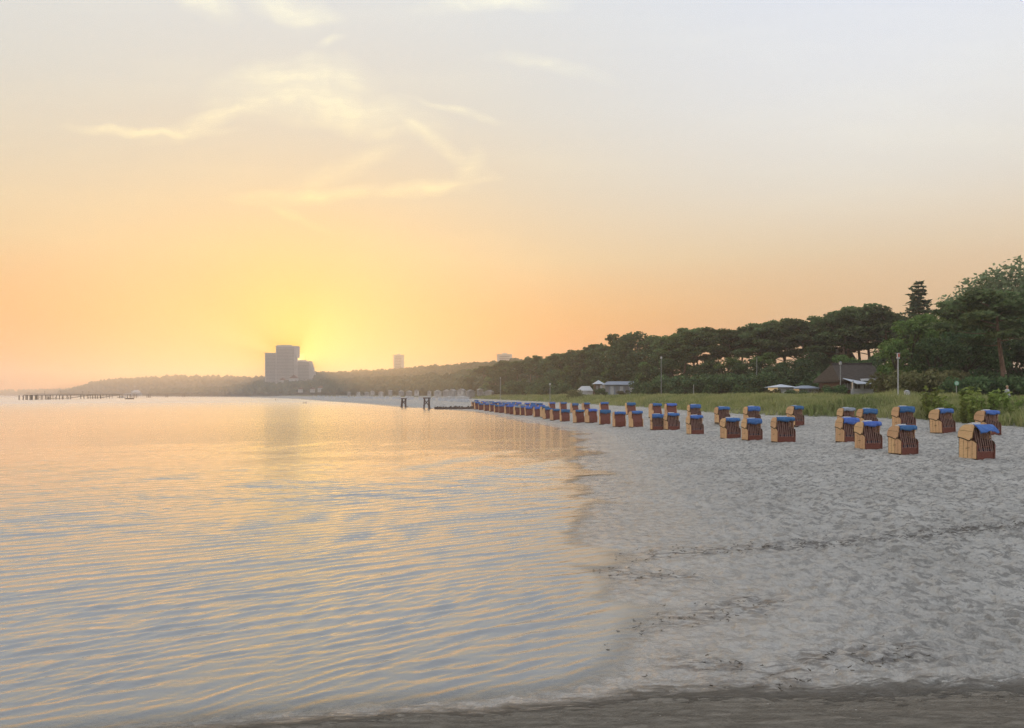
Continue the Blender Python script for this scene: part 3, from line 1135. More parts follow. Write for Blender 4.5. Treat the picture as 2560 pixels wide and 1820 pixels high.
def make_broad(seed, h=14.0, w=4.6, n=5200, leafname='broad_leaf', name='broadleaf_tree', low=0.18, leaf=0.36, clumps=34):
    r = np.random.default_rng(seed)
    t = MB()
    pts = [(r.normal(0, .12) * k, r.normal(0, .12) * k, k * h * 0.13) for k in range(6)]
    t.tube(pts, [0.32 * (1 - 0.13 * k) * h / 14 for k in range(6)], 9)
    P = []
    for k in range(clumps):
        f = r.uniform(0, 1)
        z = h * (low + (0.97 - low) * f)
        ww = w * math.sin(pi * min(0.98, 0.18 + 0.80 * f)) ** 0.6 * r.uniform(0.45, 1.0)
        a = r.uniform(0, 2 * pi)
        cr = h * r.uniform(0.07, 0.125)
        c = np.array([cos(a) * ww, sin(a) * ww, min(z, h - cr * 0.8)])
        base = Vector(pts[min(5, max(1, int(f * 5)))])
        t.tube([base, base.lerp(Vector(c), .5) + Vector((0, 0, .3)), Vector(c)], [.10, .06, .02], 5)
        P.append(clump_points(r, c, (cr * 1.15, cr * 1.15, cr * 0.85), n // clumps))
    P = np.concatenate(P)
    P[:, 2] = np.clip(P[:, 2], 0.2, None)
    V, Fq = quads(P, np.full(len(P), leaf), r, 0.0, 1.5)
    return tree_parts(t, V, Fq, 'bark', leafname, name)


def make_spruce(seed, h=20.0, w=4.0):
    r = np.random.default_rng(seed)
    t = MB()
    t.tube([(0, 0, 0), (0.1, 0, h * .5), (0, 0.05, h)], [.34, .18, .02], 8)
    P = []
    L = 30
    for k in range(L):
        f = (k + 0.4) / L
        z = h * (0.12 + 0.88 * f)
        rad = w * (1 - f) ** 0.85 + 0.12
        for j in range(7):
            if r.uniform() < 0.16:
                continue
            a = j * 2 * pi / 7 + k * 1.1 + r.uniform(-.3, .3)
            rr_ = rad * r.uniform(0.6, 1.15)
            tip = Vector((cos(a) * rr_, sin(a) * rr_, z - 0.16 * rr_))
            t.tube([(0, 0, z), tip], [.035, .012], 4, False)
            m = max(6, int(15 * rr_))
            q = r.uniform(0.15, 1.0, m)
            pp = np.stack([tip.x * q, tip.y * q, z - 0.16 * rr_ * q], 1) + r.normal(0, 1, (m, 3)) * np.array([.16, .16, .12])
            P.append(pp)
    P = np.concatenate(P)
    V, Fq = quads(P, np.full(len(P), 0.34), r, 0.4, 1.8)
    return tree_parts(t, V, Fq, 'bark', 'spruce_leaf', 'spruce_tree')


def make_shrub(seed, leafname, h=2.5, w=2.2, n=900, leaf=0.22, name='shrub', clumps=12):
    r = np.random.default_rng(seed)
    t = MB()
    P = []
    for k in range(clumps):
        a = r.uniform(0, 2 * pi)
        ww = w * math.sqrt(r.uniform(0, 1)) * 0.8
        z = h * r.uniform(0.25, 0.85)
        c = (cos(a) * ww, sin(a) * ww, z)
        t.tube([(cos(a) * ww * .3, sin(a) * ww * .3, -.1), (cos(a) * ww * .7, sin(a) * ww * .7, z * .5), c], [.045, .03, .012], 5)
        P.append(clump_points(r, c, (w * .33, w * .33, h * .22), n // clumps))
    P = np.concatenate(P)
    P[:, 2] = np.clip(P[:, 2], 0.02, None)
    V, Fq = quads(P, np.full(len(P), leaf), r, 0.0, 1.6)
    root = empty(name)
    t.build('stem', M['bark'], root, True)
    me = mesh_np('foliage', V, Fq)
    me.materials.append(M[leafname])
    obj('foliage', me, root)
    return root


def make_sapling(seed, h=2.2):
    """upright young shrub with leaves along thin rods"""
    r = np.random.default_rng(seed)
    t = MB()
    P = []
    for k in range(7):
        a = r.uniform(0, 6.28)
        lean = r.uniform(.05, .5)
        hh = h * r.uniform(.5, 1.0)
        tip = Vector((cos(a) * lean, sin(a) * lean, hh))
        t.tube([(0, 0, -.05), tip * .5 + Vector((0, 0, .05)), tip], [.022, .016, .006], 5)
        m = 60
        q = r.uniform(.15, 1.0, m)
        P.append(np.stack([tip.x * q, tip.y * q, hh * q], 1) + r.normal(0, .09, (m, 3)))
    P = np.concatenate(P)
    V, Fq = quads(P, np.full(len(P), .16), r, 0.0, 1.8)
    root = empty('young_shrub')
    t.build('stem', M['bark'], root, True)
    me = mesh_np('foliage', V, Fq)
    me.materials.append(M['yellow_leaf'])
    obj('foliage', me, root)
    return root


PROTO = {
    'pine': [make_pine(11, low=0.58), make_pine(12, bend=1.5, spread=5.0, plates=12, low=0.55), make_pine(13, low=0.48, plates=15), make_pine(14, spread=3.6, low=0.66, plates=10)],
    'broad': [make_broad(21), make_broad(22, w=5.2), make_broad(23, w=4.0, clumps=28)],
    'dark': [make_broad(31, leafname='dark_leaf', w=5.0, low=0.08), make_broad(32, leafname='dark_leaf', w=4.2, low=0.1)],
    'birch': [make_broad(41, h=24.0, w=6.6, n=6500, leafname='birch_leaf', low=0.35, leaf=0.42, clumps=60)],
    'spruce': [make_spruce(51)],
    'olive': [make_shrub(61, 'olive_leaf', 4.0, 3.2, 1600, .26), make_shrub(62, 'olive_leaf', 3.4, 3.6, 1600, .26)],
    'under': [make_shrub(63, 'dark_leaf', 4.5, 3.6, 1800, .30), make_shrub(64, 'dark_leaf', 3.8, 3.2, 1500, .30)],
    'yellow': [make_sapling(71), make_sapling(72, 2.6), make_sapling(73, 1.7)],
}
NOM = {'pine': 14.0, 'broad': 14.0, 'dark': 14.0, 'birch': 24.0, 'spruce': 20.0, 'olive': 4.0, 'under': 4.3, 'yellow': 2.3}
CATS = {'pine': 'tree', 'broad': 'tree', 'dark': 'tree', 'birch': 'tree', 'spruce': 'tree', 'olive': 'shrub', 'under': 'shrub', 'yellow': 'shrub'}
plant_n = 0


def plant(kind, px, top, Y, label, group=None, wide=1.0, which=None, rz=None):
    global plant_n
    X = (px - CX) / F * Y
    z0 = gz(X, Y)
    hgt = H + (HY - top) / F * Y - z0
    r = random.Random(plant_n * 7 + 1)
    src = PROTO[kind][plant_n % len(PROTO[kind]) if which is None else which]
    c = copy_tree(src)
    k = hgt / NOM[kind]
    c.location = (X, Y, z0 - 0.03)
    c.rotation_euler = (0, 0, r.uniform(0, 6.28) if rz is None else rz)
    kw = wide * (k if kind not in ('olive', 'under', 'yellow') else max(k, 0.6))
    c.scale = (kw, kw, k)
    tag(c, label, CATS[kind], group)
    plant_n += 1
    return c


# right hand end of the wood
plant('birch', 2530, 648, 142, 'tall pale green leafy tree rising above everything at the right edge', wide=1.25)
plant('birch', 2440, 706, 150, 'pale green leafy tree left of the tallest one, behind the near pine', wide=1.05)
plant('spruce', 2296, 702, 132, 'dark pointed spruce standing clear of the wood against the sky', wide=1.7)
plant('pine', 2514, 742, 88, 'near pine with a reddish forked trunk and spreading branches at the right edge', wide=1.35, which=1, rz=2.0)
plant('pine', 2585, 720, 96, 'dark pine cut by the right edge of the picture', wide=1.3, which=0)
plant('pine', 2415, 752, 108, 'broad flat pine between the spruce and the near pine', wide=1.3, which=2)
plant('broad', 2285, 788, 104, 'bright green round tree below the spruce', wide=1.0, which=0)
plant('broad', 2352, 772, 112, 'bright green tree just right of the spruce', wide=0.95, which=1)
plant('broad', 2240, 850, 100, 'small green tree leaning over the lamp post with the red sign', wide=0.9, which=2)
plant('dark', 2340, 830, 96, 'dark leafy tree behind the olive bushes', wide=1.2)
plant('dark', 2420, 815, 100, 'dark leafy tree behind the round green sign', wide=1.2)
plant('dark', 2480, 850, 104, 'dark leafy tree just left of the near pine trunk', wide=1.2)
plant('dark', 2560, 840, 104, 'dark leafy tree filling the right edge behind the person', wide=1.3)
for k, (px, top, Y) in enumerate([(2215, 782, 150), (2185, 770, 158), (2155, 775, 165), (2128, 778, 160), (2100, 790, 155), (2070, 786, 170), (2230, 800, 170)]):
    plant('pine', px, top, Y, f'umbrella pine behind the brown roofed house, {["rightmost","second from the right","third from the right","fourth from the right","fifth from the right","sixth from the right","rearmost"][k]} of its clump', 'pines behind the house', wide=1.15)
skyline = [(2045, 797, 175), (2012, 812, 170), (1985, 808, 182), (1955, 806, 176), (1930, 815, 180), (1902, 818, 188), (1872, 812, 180), (1846, 826, 190), (1818, 828, 186), (1790, 830, 196),
           (1762, 832, 190), (1732, 826, 200), (1706, 838, 196), (1686, 850, 210), (1664, 862, 215), (1640, 846, 232), (1603, 829, 238), (1572, 842, 245), (1545, 868, 250), (1522, 872, 262),
           (1500, 860, 268), (1478, 866, 275), (1455, 880, 285), (1430, 880, 300), (1405, 884, 312), (1380, 886, 330), (1352, 893, 345), (1325, 898, 365), (1298, 903, 385), (1270, 906, 410), (1240, 912, 450), (1212, 918, 500), (1186, 922, 560)]
names = 'first second third fourth fifth sixth seventh eighth ninth tenth'.split()
def ordinal(k):
    tens = ['', 'eleventh twelfth thirteenth fourteenth fifteenth sixteenth seventeenth eighteenth nineteenth twentieth'.split(),
            'twenty-first twenty-second twenty-third twenty-fourth twenty-fifth twenty-sixth twenty-seventh twenty-eighth twenty-ninth thirtieth'.split(),
            'thirty-first thirty-second thirty-third thirty-fourth thirty-fifth'.split()]
    return names[k] if k < 10 else tens[k // 10][k % 10]
for k, (px, top, Y) in enumerate(skyline):
    plant('pine' if k not in (16, 20, 25) else 'dark', px, top, Y, f'{ordinal(k)} tree leftwards from the house along the dark skyline above the grass', 'trees of the dark skyline', wide=(0.95 + 0.3 * ((k * 37) % 10) / 10) if k != 16 else 1.4)
rt = random.Random(9)
for k in range(32):
    px = 2210 - k * 33 + rt.uniform(-9, 9)
    Y = float(np.interp(px, [1150, 1250, 1400, 1600, 1900, 2250], [560, 430, 300, 220, 170, 136])) + rt.uniform(-6, 10)
    topref = np.interp(px, [1180, 1250, 1500, 1700, 2000, 2250], [945, 938, 915, 899, 889, 888])
    plant('dark' if k % 3 else 'broad', px, topref + rt.uniform(-14, 18), Y, 'dark leafy tree in the dense lower storey of the wood', 'lower storey trees of the wood', wide=1.35)
for k in range(40):
    px = 2230 - k * 26 + rt.uniform(-8, 8)
    Y = float(np.interp(px, [1150, 1250, 1400, 1600, 1900, 2250], [530, 400, 275, 200, 150, 118])) + rt.uniform(-5, 8)
    topref = np.interp(px, [1250, 1500, 1700, 2000, 2250], [958, 950, 945, 938, 935])
    if 2110 < px < 2225 or 1935 < px < 2062:
        Y += 16
    if 1420 < px < 1600:
        Y += 25
    plant('under', px, topref + rt.uniform(-10, 10), Y, 'dark bush of the undergrowth between dune grass and wood', 'undergrowth bushes of the wood', wide=1.2)
for k, (px, top, Y) in enumerate([(1938, 968, 112), (1990, 974, 112), (2060, 966, 113), (2088, 962, 106), (1440, 968, 205), (1502, 970, 205), (1560, 972, 203), (1604, 964, 206)]):
    plant('under' if k % 2 else 'olive', px, top, Y, f'low bush half hiding the buildings behind the dune, {ordinal(k)} of the row', 'low bushes before the buildings', wide=0.9)
# shrubs on and behind the dune at the right
for k, (px, top, Y) in enumerate([(2245, 920, 92), (2285, 925, 88), (2330, 915, 90), (2372, 922, 92), (2225, 938, 94)]):
    plant('olive', px, top, Y, f'olive brown bush behind the dune, {["next to the lamp post","second right of the lamp post","third right of the lamp post","left of the round green sign","half behind the lamp post"][k]}', 'olive bushes behind the dune', wide=0.95)
for k, (px, top, Y) in enumerate([(2420, 940, 84), (2470, 935, 86), (2530, 940, 84), (2570, 930, 86), (2395, 950, 82)]):
    plant('under', px, top, Y, f'dark bush behind the dune grass, {ordinal(k)} right of the round green sign', 'dark bushes behind the dune', wide=1.0)
for k, (px, top, Y) in enumerate([(2313, 943, 66), (2420, 962, 60), (2433, 975, 58), (2492, 955, 60), (2482, 972, 57), (2355, 990, 62), (2380, 985, 60), (2450, 985, 57), (2325, 985, 64), (2340, 1000, 60),
                                 (2408, 998, 57), (2430, 1002, 56), (2465, 1000, 55), (2520, 985, 56), (2550, 990, 55), (2535, 1000, 54)]):
    plant('yellow', px, top, Y, f'yellow green young shrub in the dune grass, {ordinal(k)} of those by the right hand chairs', 'yellow green shrubs on the dune', wide=1.3)

for lst in PROTO.values():
    for src in lst:
        for ch in list(src.children_recursive):
            bpy.data.objects.remove(ch)
        bpy.data.objects.remove(src)


# ------------------------------------------------------------------ dune grass
def build_grass():
    r = np.random.default_rng(17)
    pts = []
    n = 0
    while n < 36000:
        m = 40000
        Y = np.exp(r.uniform(math.log(38), math.log(520), m))
        u = r.uniform(-0.15, 0.80, m)
        X = u * Y
        d = signed(X, Y, DUNE)
        ok = (d > -0.5) & (d < 26) & (r.uniform(size=m) < np.where(d < 1.5, 0.45, 1.0))
        dens = vnoise(X / 5, Y / 5, 91)
        ok &= r.uniform(size=m) < 0.35 + dens
        pts.append(np.stack([X[ok], Y[ok]], 1))
        n += ok.sum()
    P = np.concatenate(pts)[:36000]
    Z = ground(P[:, 0], P[:, 1])
    B = 5
    base = np.repeat(np.column_stack([P, Z]), B, 0)
    m = len(base)
    dist = np.hypot(base[:, 0], base[:, 1])
    a = r.uniform(0, 2 * pi, m)
    hgt = r.uniform(.32, .85, m) * (0.35 + 1.3 * np.repeat(vnoise(P[:, 0] / 4, P[:, 1] / 4, 95), B))
    lean = r.uniform(.05, .45, m) * hgt
    wd = np.clip(dist * 0.00042, 0.018, 0.16) * r.uniform(.7, 1.4, m)
    off = r.normal(0, .12, (m, 2)) * np.clip(dist / 70, 0.7, 3)[:, None]
    bx, by = base[:, 0] + off[:, 0], base[:, 1] + off[:, 1]
    wa = a + pi / 2 + r.normal(0, .6, m)
    V = np.empty((m, 4, 3))
    V[:, 0] = np.column_stack([bx - np.cos(wa) * wd, by - np.sin(wa) * wd, base[:, 2] - .04])
    V[:, 1] = np.column_stack([bx + np.cos(wa) * wd, by + np.sin(wa) * wd, base[:, 2] - .04])
    mx, my = bx + np.cos(a) * lean * .4, by + np.sin(a) * lean * .4
    V[:, 2] = np.column_stack([mx + np.cos(wa) * wd * .7, my + np.sin(wa) * wd * .7, base[:, 2] + hgt * .62])
    V[:, 3] = np.column_stack([bx + np.cos(a) * lean, by + np.sin(a) * lean, base[:, 2] + hgt])
    me = mesh_np('dune_grass', V.reshape(-1, 3), np.arange(4 * m).reshape(m, 4))
    me.materials.append(M['grass'])
    o = obj('dune_grass', me)
    tag(o, 'long olive and straw coloured grass covering the low dune', 'grass', kind='stuff')


build_grass()


def build_seaweed():
    r = np.random.default_rng(23)
    mb = MB()
    pts0 = []
    for ln in wrack_world():
        for a, b in zip(ln[:-1], ln[1:]):
            for _ in range(int((b - a).length * 15)):
                p = a.lerp(b, r.uniform())
                pts0.append((p.x + r.normal(0, .30), p.y + r.normal(0, .30)))
    pts0 = np.array(pts0)
    zz = ground(pts0[:, 0], pts0[:, 1]) + 0.015
    for (x, y), z in zip(pts0, zz):
        ang = r.normal(0.1, .6)
        l = r.uniform(.015, .07)
        pts = []
        for q in range(4):
            t = q / 3 - .5
            pts.append((x + cos(ang) * l * t + r.normal(0, .015), y + sin(ang) * l * t + r.normal(0, .015), z + r.uniform(0, .03)))
        mb.tube(pts, [.003, .007, .006, .003], 4)
    me = mb.mesh('seaweed', varied('dried_seaweed', (0.07, 0.06, 0.045), (0.14, 0.12, 0.09), 5.0), False)
    o = obj('seaweed', me)
    tag(o, 'dark scraps of washed up seaweed in lines on the sand', 'seaweed', kind='stuff')


build_seaweed()


def build_pebbles():
    r = np.random.default_rng(29)
    V, Fc = ico(1)
    n = 520
    y = 8.9 - r.uniform(0, 1, n) ** 0.8 * 2.6
    x = r.uniform(-4, 8.5, n)
    m = r.uniform(size=n) < 0.3
    y[m] = r.uniform(9, 17, m.sum())
    x[m] = r.uniform(3.5, 14, m.sum())
    keep = signed(x, y, SHORE) > 0.3
    x, y = x[keep], y[keep]
    z = ground(x, y)
    VV = []
    for i in range(len(x)):
        sz = r.uniform(.003, .009)
        VV.append(V * np.array([sz * r.uniform(.7, 1.6), sz, sz * .5]) * r.uniform(.8, 1.2, (len(V), 1)) + np.array([x[i], y[i], z[i] + 0.012]))
    FF = np.concatenate([Fc + i * len(V) for i in range(len(x))])
    me = mesh_np('pebbles', np.concatenate(VV), FF)
    me.materials.append(varied('shell_grit', (0.16, 0.145, 0.12), (0.45, 0.42, 0.36), 3.0, 0.7, 0.3))
    tag(obj('pebbles', me), 'scattered pebbles and shell fragments on the damp foreground sand', 'pebbles', kind='stuff')


build_pebbles()


# ------------------------------------------------------------------ wooded hills far along the bay
FAR_LEAF = varied('far_foliage', (0.05, 0.066, 0.038), (0.10, 0.12, 0.06), 0.06, 0.9, 0.1, space='Object')
HILL_SOIL = varied('forest_floor', (0.03, 0.036, 0.022), (0.055, 0.06, 0.035), 0.05, 0.95, 0.1)


ICO_V, ICO_F = ico(2)
ICO1_V, ICO1_F = ico(1)


def wooded_hill(ridge, depth, rows, step, crown, label, seed, low=2.0):
    r = np.random.default_rng(seed)
    R = np.array(ridge, float)
    px = R[:, 0]
    npx = 60
    ps = np.linspace(px[0], px[-1], npx)
    pyr = np.interp(ps, px, R[:, 1])
    Yr = np.interp(ps, px, R[:, 2])
    topz = H + (HY - pyr) / F * Yr
    xr = (ps - CX) / F * Yr
    # hill body: foot, slope, ridge, back
    fr = np.array([0, .25, .5, .75, 1.0, 1.5])
    hz = np.array([0, .42, .70, .90, 1.0, 0.4])
    V = []
    for f, hh in zip(fr, hz):
        Yk = Yr - depth * (1 - f)
        xk = xr * (Yk / Yr)
        zk = low + (np.maximum(topz - crown * 1.3, low + 1) - low) * hh + 0.12 * crown * r.normal(size=npx)
        if f == 0:
            zk = np.full(npx, low - 3.0)
        V.append(np.stack([xk, Yk, zk], 1))
    V = np.array(V)
    nr = len(fr)
    q = []
    for i in range(nr - 1):
        for j in range(npx - 1):
            q.append((i * npx + j, i * npx + j + 1, (i + 1) * npx + j + 1, (i + 1) * npx + j))
    me = mesh_np('hill', V.reshape(-1, 3), np.array(q), True)
    me.materials.append(HILL_SOIL)
    tag(obj('hill', me), label[0], kind='structure')
    # crowns
    VV, FF, n = [], [], 0
    big = ICO_V if step < 9 else ICO1_V
    bf = ICO_F if step < 9 else ICO1_F
    length = np.hypot(np.diff(xr), np.diff(Yr)).sum()
    per = int(length / step)
    for k in range(rows):
        f = 1.0 - k / rows * 0.98
        hh = np.interp(f, fr, hz)
        for j in range(per):
            t = (j + r.uniform(-.5, .5)) / per
            p = px[0] + (px[-1] - px[0]) * min(max(t, 0), 1)
            Yk0 = np.interp(p, ps, Yr)
            tz = np.interp(p, ps, topz)
            ff = min(1.0, f + r.uniform(-.5, .5) / rows)
            Yk = Yk0 - depth * (1 - ff)
            xk = (p - CX) / F * Yk
            zb = low + (max(tz - crown * 1.3, low + 1) - low) * np.interp(ff, fr, hz)
            c = crown * r.uniform(.6, 1.15)
            if k == 0 and r.uniform() < 0.12:
                c *= 1.25
            sc = np.array([c * r.uniform(.5, .75), c * r.uniform(.5, .75), c * r.uniform(.55, .85)])
            jit = 1 + 0.42 * (r.uniform(size=(len(big), 1)) - 0.5) * 1.2
            pts = big * jit * sc + np.array([xk, Yk, zb + c * 0.55])
            VV.append(pts)
            FF.append(bf + n)
            n += len(big)
    me = mesh_np('wood', np.concatenate(VV), np.concatenate(FF), False)
    me.materials.append(FAR_LEAF)
    tag(obj('wood', me), label[1], 'wood', kind='stuff')


wooded_hill([(-320, 974, 3700), (0, 973, 3600), (130, 970, 3450), (250, 966, 3300), (330, 963, 3200)], 260, 4, 26, 14,
            ('faint low coast on the horizon at far left', 'faint wood on the low coast at far left'), 1)
wooded_hill([(150, 978, 2600), (185, 968, 2560), (215, 958, 2520), (260, 949, 2480), (300, 944, 2440), (440, 937, 2350), (560, 939, 2250), (660, 940, 2150), (760, 942, 2080)], 420, 10, 13, 12,
            ('long hazy headland behind the pier', 'hazy wood covering the headland behind the pier'), 2)
wooded_hill([(640, 946, 1990), (700, 941, 1950), (780, 929, 1850), (900, 927, 1700), (1000, 921, 1500), (1080, 915, 1300), (1150, 910, 1150), (1210, 906, 1000), (1300, 905, 850), (1400, 902, 720), (1520, 905, 640)], 330, 12, 7.5, 9.5,
            ('hazy hill between the high hotel and the pines', 'hazy wood on the hill between the high hotel and the pines'), 3)
wooded_hill([(380, 972, 1750), (560, 965, 1560), (640, 955, 1480), (700, 956, 1450), (760, 953, 1430), (800, 949, 1380), (900, 943, 1180), (1000, 941, 980), (1100, 938, 780), (1200, 934, 610), (1280, 926, 520), (1350, 915, 460), (1420, 918, 420)], 110, 7, 6.0, 8.5,
            ('low bank under the trees behind the far beach', 'belt of grey green trees behind the far beach'), 4)


# ------------------------------------------------------------------ far buildings
M['concrete'] = varied('pale_concrete', (0.62, 0.58, 0.55), (0.70, 0.66, 0.63), 0.15, 0.8, 0.2)
M['slab'] = varied('white_balcony', (0.55, 0.54, 0.52), (0.66, 0.65, 0.63), 0.2, 0.7, 0.2)
M['glass'] = pmat('dark_window', (0.30, 0.29, 0.28), 0.5, 0.4)[0]
M['roofdark'] = varied('dark_roof', (0.06, 0.05, 0.045), (0.10, 0.085, 0.08), 0.8, 0.8, 0.2)
M['thatch'] = varied('brown_thatch', (0.060, 0.050, 0.042), (0.105, 0.088, 0.075), 2.2, 0.95, 0.1, (1, 1, 4), 0.03)
M['brick'] = varied('brown_brick_wall', (0.12, 0.075, 0.06), (0.17, 0.11, 0.09), 3.0, 0.9, 0.1)
M['redroof'] = varied('red_tile_roof', (0.22, 0.10, 0.07), (0.30, 0.14, 0.10), 1.0, 0.85, 0.1)
M['timber'] = varied('dark_tarred_timber', (0.13, 0.085, 0.07), (0.20, 0.14, 0.115), 2.0, 0.85, 0.2, (3, 3, 1))


def block(parent, x0, x1, y0, y1, z0, z1, step=3.3, name='block', slabs=True):
    wl = MB().box(x0, x1, y0, y1, z0, z1).build(name, M['concrete'], parent)
    MB().box(x0 - .5, x1 + .5, y0 - .5, y1 + .5, z1, z1 + 1.1).build('parapet', M['concrete'], wl)
    if not slabs:
        return wl
    k = int((z1 - z0) / step)
    bs = MB().box(x0 + 1.2, x1 - 1.2, y0 - 2.0, y0 - .02, 0, 1.15).mesh('balcony', M['slab'])
    ws = MB().box(x0 + 1.6, x1 - 1.6, y0 - .12, y0 - .01, 0, 1.75).mesh('window_band', M['glass'])
    for i in range(k):
        z = z0 + i * step + .2
        o = obj('balcony', bs, wl)
        o.location = (0, 0, z)
        o = obj('window_band', ws, wl)
        o.location = (0, 0, z + 1.2)
    return wl


def hotel():
    Y = 1660.0
    s = Y / F
    def X(px):
        return (px - CX) * s
    def Z(py):
        return H + (HY - py) * s
    root = empty('high_rise_hotel', (X(722), Y, 2.0))
    ox, oz = X(722), 2.0
    def b(p0, p1, t, bot, dy=0, nm='block', sl=True, deep=24):
        return block(root, X(p0) - ox, X(p1) - ox, dy, dy + deep, Z(bot) - oz, Z(t) - oz, name=nm, slabs=sl)
    b(661, 689.5, 883, 985, 4, 'left_wing')
    b(689.6, 736.5, 866, 985, 0, 'tower')
    b(736.6, 741, 866, 894, 2, 'tower_shoulder', False)
    b(692, 725, 863.5, 866, 4, 'roof_house', False, 12)
    b(736.6, 742.4, 907, 985, 3, 'link', False)
    b(742.5, 774, 904, 985, 1, 'right_wing')
    b(743, 761, 901, 904, 5, 'roof_house', False, 12)
    b(774.1, 777.5, 911, 985, 3, 'terrace', False, 18)
    b(777.6, 780.5, 919, 985, 4, 'terrace', False, 16)
    b(780.6, 784, 930, 985, 5, 'terrace', False, 14)
    for px, t in ((752, 893), (760, 892)):
        MB().tube([(X(px) - ox, 10, Z(902) - oz), (X(px) - ox, 10, Z(t) - oz)], .25, 6).build('mast', M['metal'], root)
    tag(root, 'high hazy hotel block with stepped wings, the sun glinting at its edge', 'hotel')


hotel()


def tower(name, p0, p1, top, Y, label, base=930, mast=6):
    s = Y / F
    cx = ((p0 + p1) / 2 - CX) * s
    w = (p1 - p0) * s / 2
    z0 = H + (HY - base) * s
    z1 = H + (HY - top) * s
    root = empty(name, (cx, Y, z0 - 20))
    c = .32 * w
    prof = [(-w, -w + c), (-w + c, -w), (w - c, -w), (w, -w + c), (w, w - c), (w - c, w), (-w + c, w), (-w, w - c)]
    sh = MB().prism(prof, 0, z1 - z0 + 20, 'z').build('shaft', M['concrete'], root)
    bs = MB().prism([(a * .86, b * 1.03) for a, b in prof], 0, 1.2, 'z').mesh('balcony', M['slab'])
    ws = MB().box(-w + c, w - c, -w - .12, -w - .01, 0, 1.5).mesh('window_band', M['glass'])
    k = int((z1 - z0) / 3.2)
    for i in range(k):
        o = obj('balcony', bs, sh)
        o.location = (0, 0, 20 + i * 3.2)
        o = obj('window_band', ws, sh)
        o.location = (0, 0, 21.4 + i * 3.2)
    MB().prism([(a * 1.04, b * 1.04) for a, b in prof], z1 - z0 + 20, z1 - z0 + 21, 'z').build('parapet', M['concrete'], root)
    MB().box(-w * .35, w * .35, -w * .35, w * .35, z1 - z0 + 21, z1 - z0 + 23.2).build('roof_house', M['concrete'], root)
    MB().tube([(0, 0, z1 - z0 + 23), (0, 0, z1 - z0 + 23 + mast)], .18, 5).build('mast', M['metal'], root)
    tag(root, label, 'tower block')


tower('tower_block', 985, 1009, 889, 1530, 'slim hazy tower block rising alone from the wooded hill')
tower('tower_block', 1243, 1280, 888, 1180, 'wide low hazy tower block showing above the wood, right of the slim one', base=915, mast=4)


def small_house(px, py, Y, w, h, label, roof='redroof', rz=0.0):
    p = at(px, py, Y)
    z = gz(p.x, Y) if p.z < 4 else p.z
    root = empty('house', (p.x, Y, z), rz)
    wl = MB().box(-w / 2, w / 2, -3.5, 3.5, -2.5, h).build('wall', M['white'], root)
    MB().prism([(-w / 2 - .4, h), (w / 2 + .4, h), (0, h + w * .42)], -3.9, 3.9, 'y').build('roof', M[roof], root)
    for k in (-1, 1):
        MB().box(k * w * .25 - .6, k * w * .25 + .6, -3.56, -3.51, 1.0, 2.4).build('window', M['glass'], wl)
    tag(root, label, 'house', 'white houses behind the far beach')


hs = [(672, 970, 1440, 9, 4), (700, 976, 1400, 14, 3.5), (684, 968, 1430, 7, 4), (707, 957, 1445, 12, 5), (752, 978, 1330, 8, 3.5), (782, 978, 1290, 8, 3.5), (802, 977, 1270, 9, 5),
      (735, 952, 1440, 16, 5), (645, 972, 1500, 6, 6)]
hl = ['left of the three tall ones', 'long low one by the water', 'with a tall narrow gable', 'highest one on the wooded bank', 'small one with a pointed gable',
      'second pointed gable from the left', 'rightmost pointed gable', 'wide one right below the hotel', 'leftmost of all']
for a, l in zip(hs, hl):
    small_house(*a, 'small white far house below the high hotel, ' + l)


# ------------------------------------------------------------------ far beach: pale chairs and huts, timber frames
fc = empty('beach_chair')
b_ = MB()
b_.prism(SIDE, -W2, W2)
b_.build('body', M['palepad'], fc)
MB().prism(CHEEK, -W2 - .02, W2 + .02).build('hood', M['white'], fc)
rf = random.Random(6)
for k in range(90):
    t = rf.uniform(0, 1)
    px = 1175 - 400 * t
    Y = 300 + 560 * t ** 1.4 + rf.uniform(-20, 60)
    X = (px - CX) / F * Y
    if signed(np.array([X]), np.array([Y]), SHORE)[0] < 7 or signed(np.array([X]), np.array([Y]), DUNE)[0] > 1:
        for _ in range(30):
            Y += 9
            X = (px - CX) / F * Y
            if signed(np.array([X]), np.array([Y]), SHORE)[0] > 8:
                break
    c = copy_tree(fc)
    c.location = (X, Y, gz(X, Y) - .02)
    c.rotation_euler = (0, 0, rf.uniform(-.3, .5))
    c.scale = (1.35,) * 3
    tag(c, 'tiny pale beach chair on the distant bend of the beach', 'beach chair', 'pale beach chairs on the far bend')
for ch in list(fc.children_recursive):
    bpy.data.objects.remove(ch)
bpy.data.objects.remove(fc)


M['hutwall'] = varied('weathered_pale_boards', (0.30, 0.30, 0.29), (0.46, 0.45, 0.43), 0.4, 0.85, 0.1, rnd=0.25)


def beach_hut(px, py, Y, w, h, rz):
    X = (px - CX) / F * Y
    z = H + (HY - py) / F * Y
    root = empty('beach_hut', (X, Y, max(z, gz(X, Y))), rz)
    MB().box(-w / 2, w / 2, -1.4, 1.4, -2.0, h).build('wall', M['hutwall'], root)
    MB().prism([(-w / 2 - .3, h), (w / 2 + .3, h), (0, h + w * .26)], -1.7, 1.7, 'y').build('roof', M['hutwall'], root)
    MB().box(-.5, .5, -1.46, -1.41, 0, h * .8).build('door', M['glass'], root)
    tag(root, 'tiny white hut in the hazy row at the foot of the far trees', 'hut', 'white huts on the far beach')


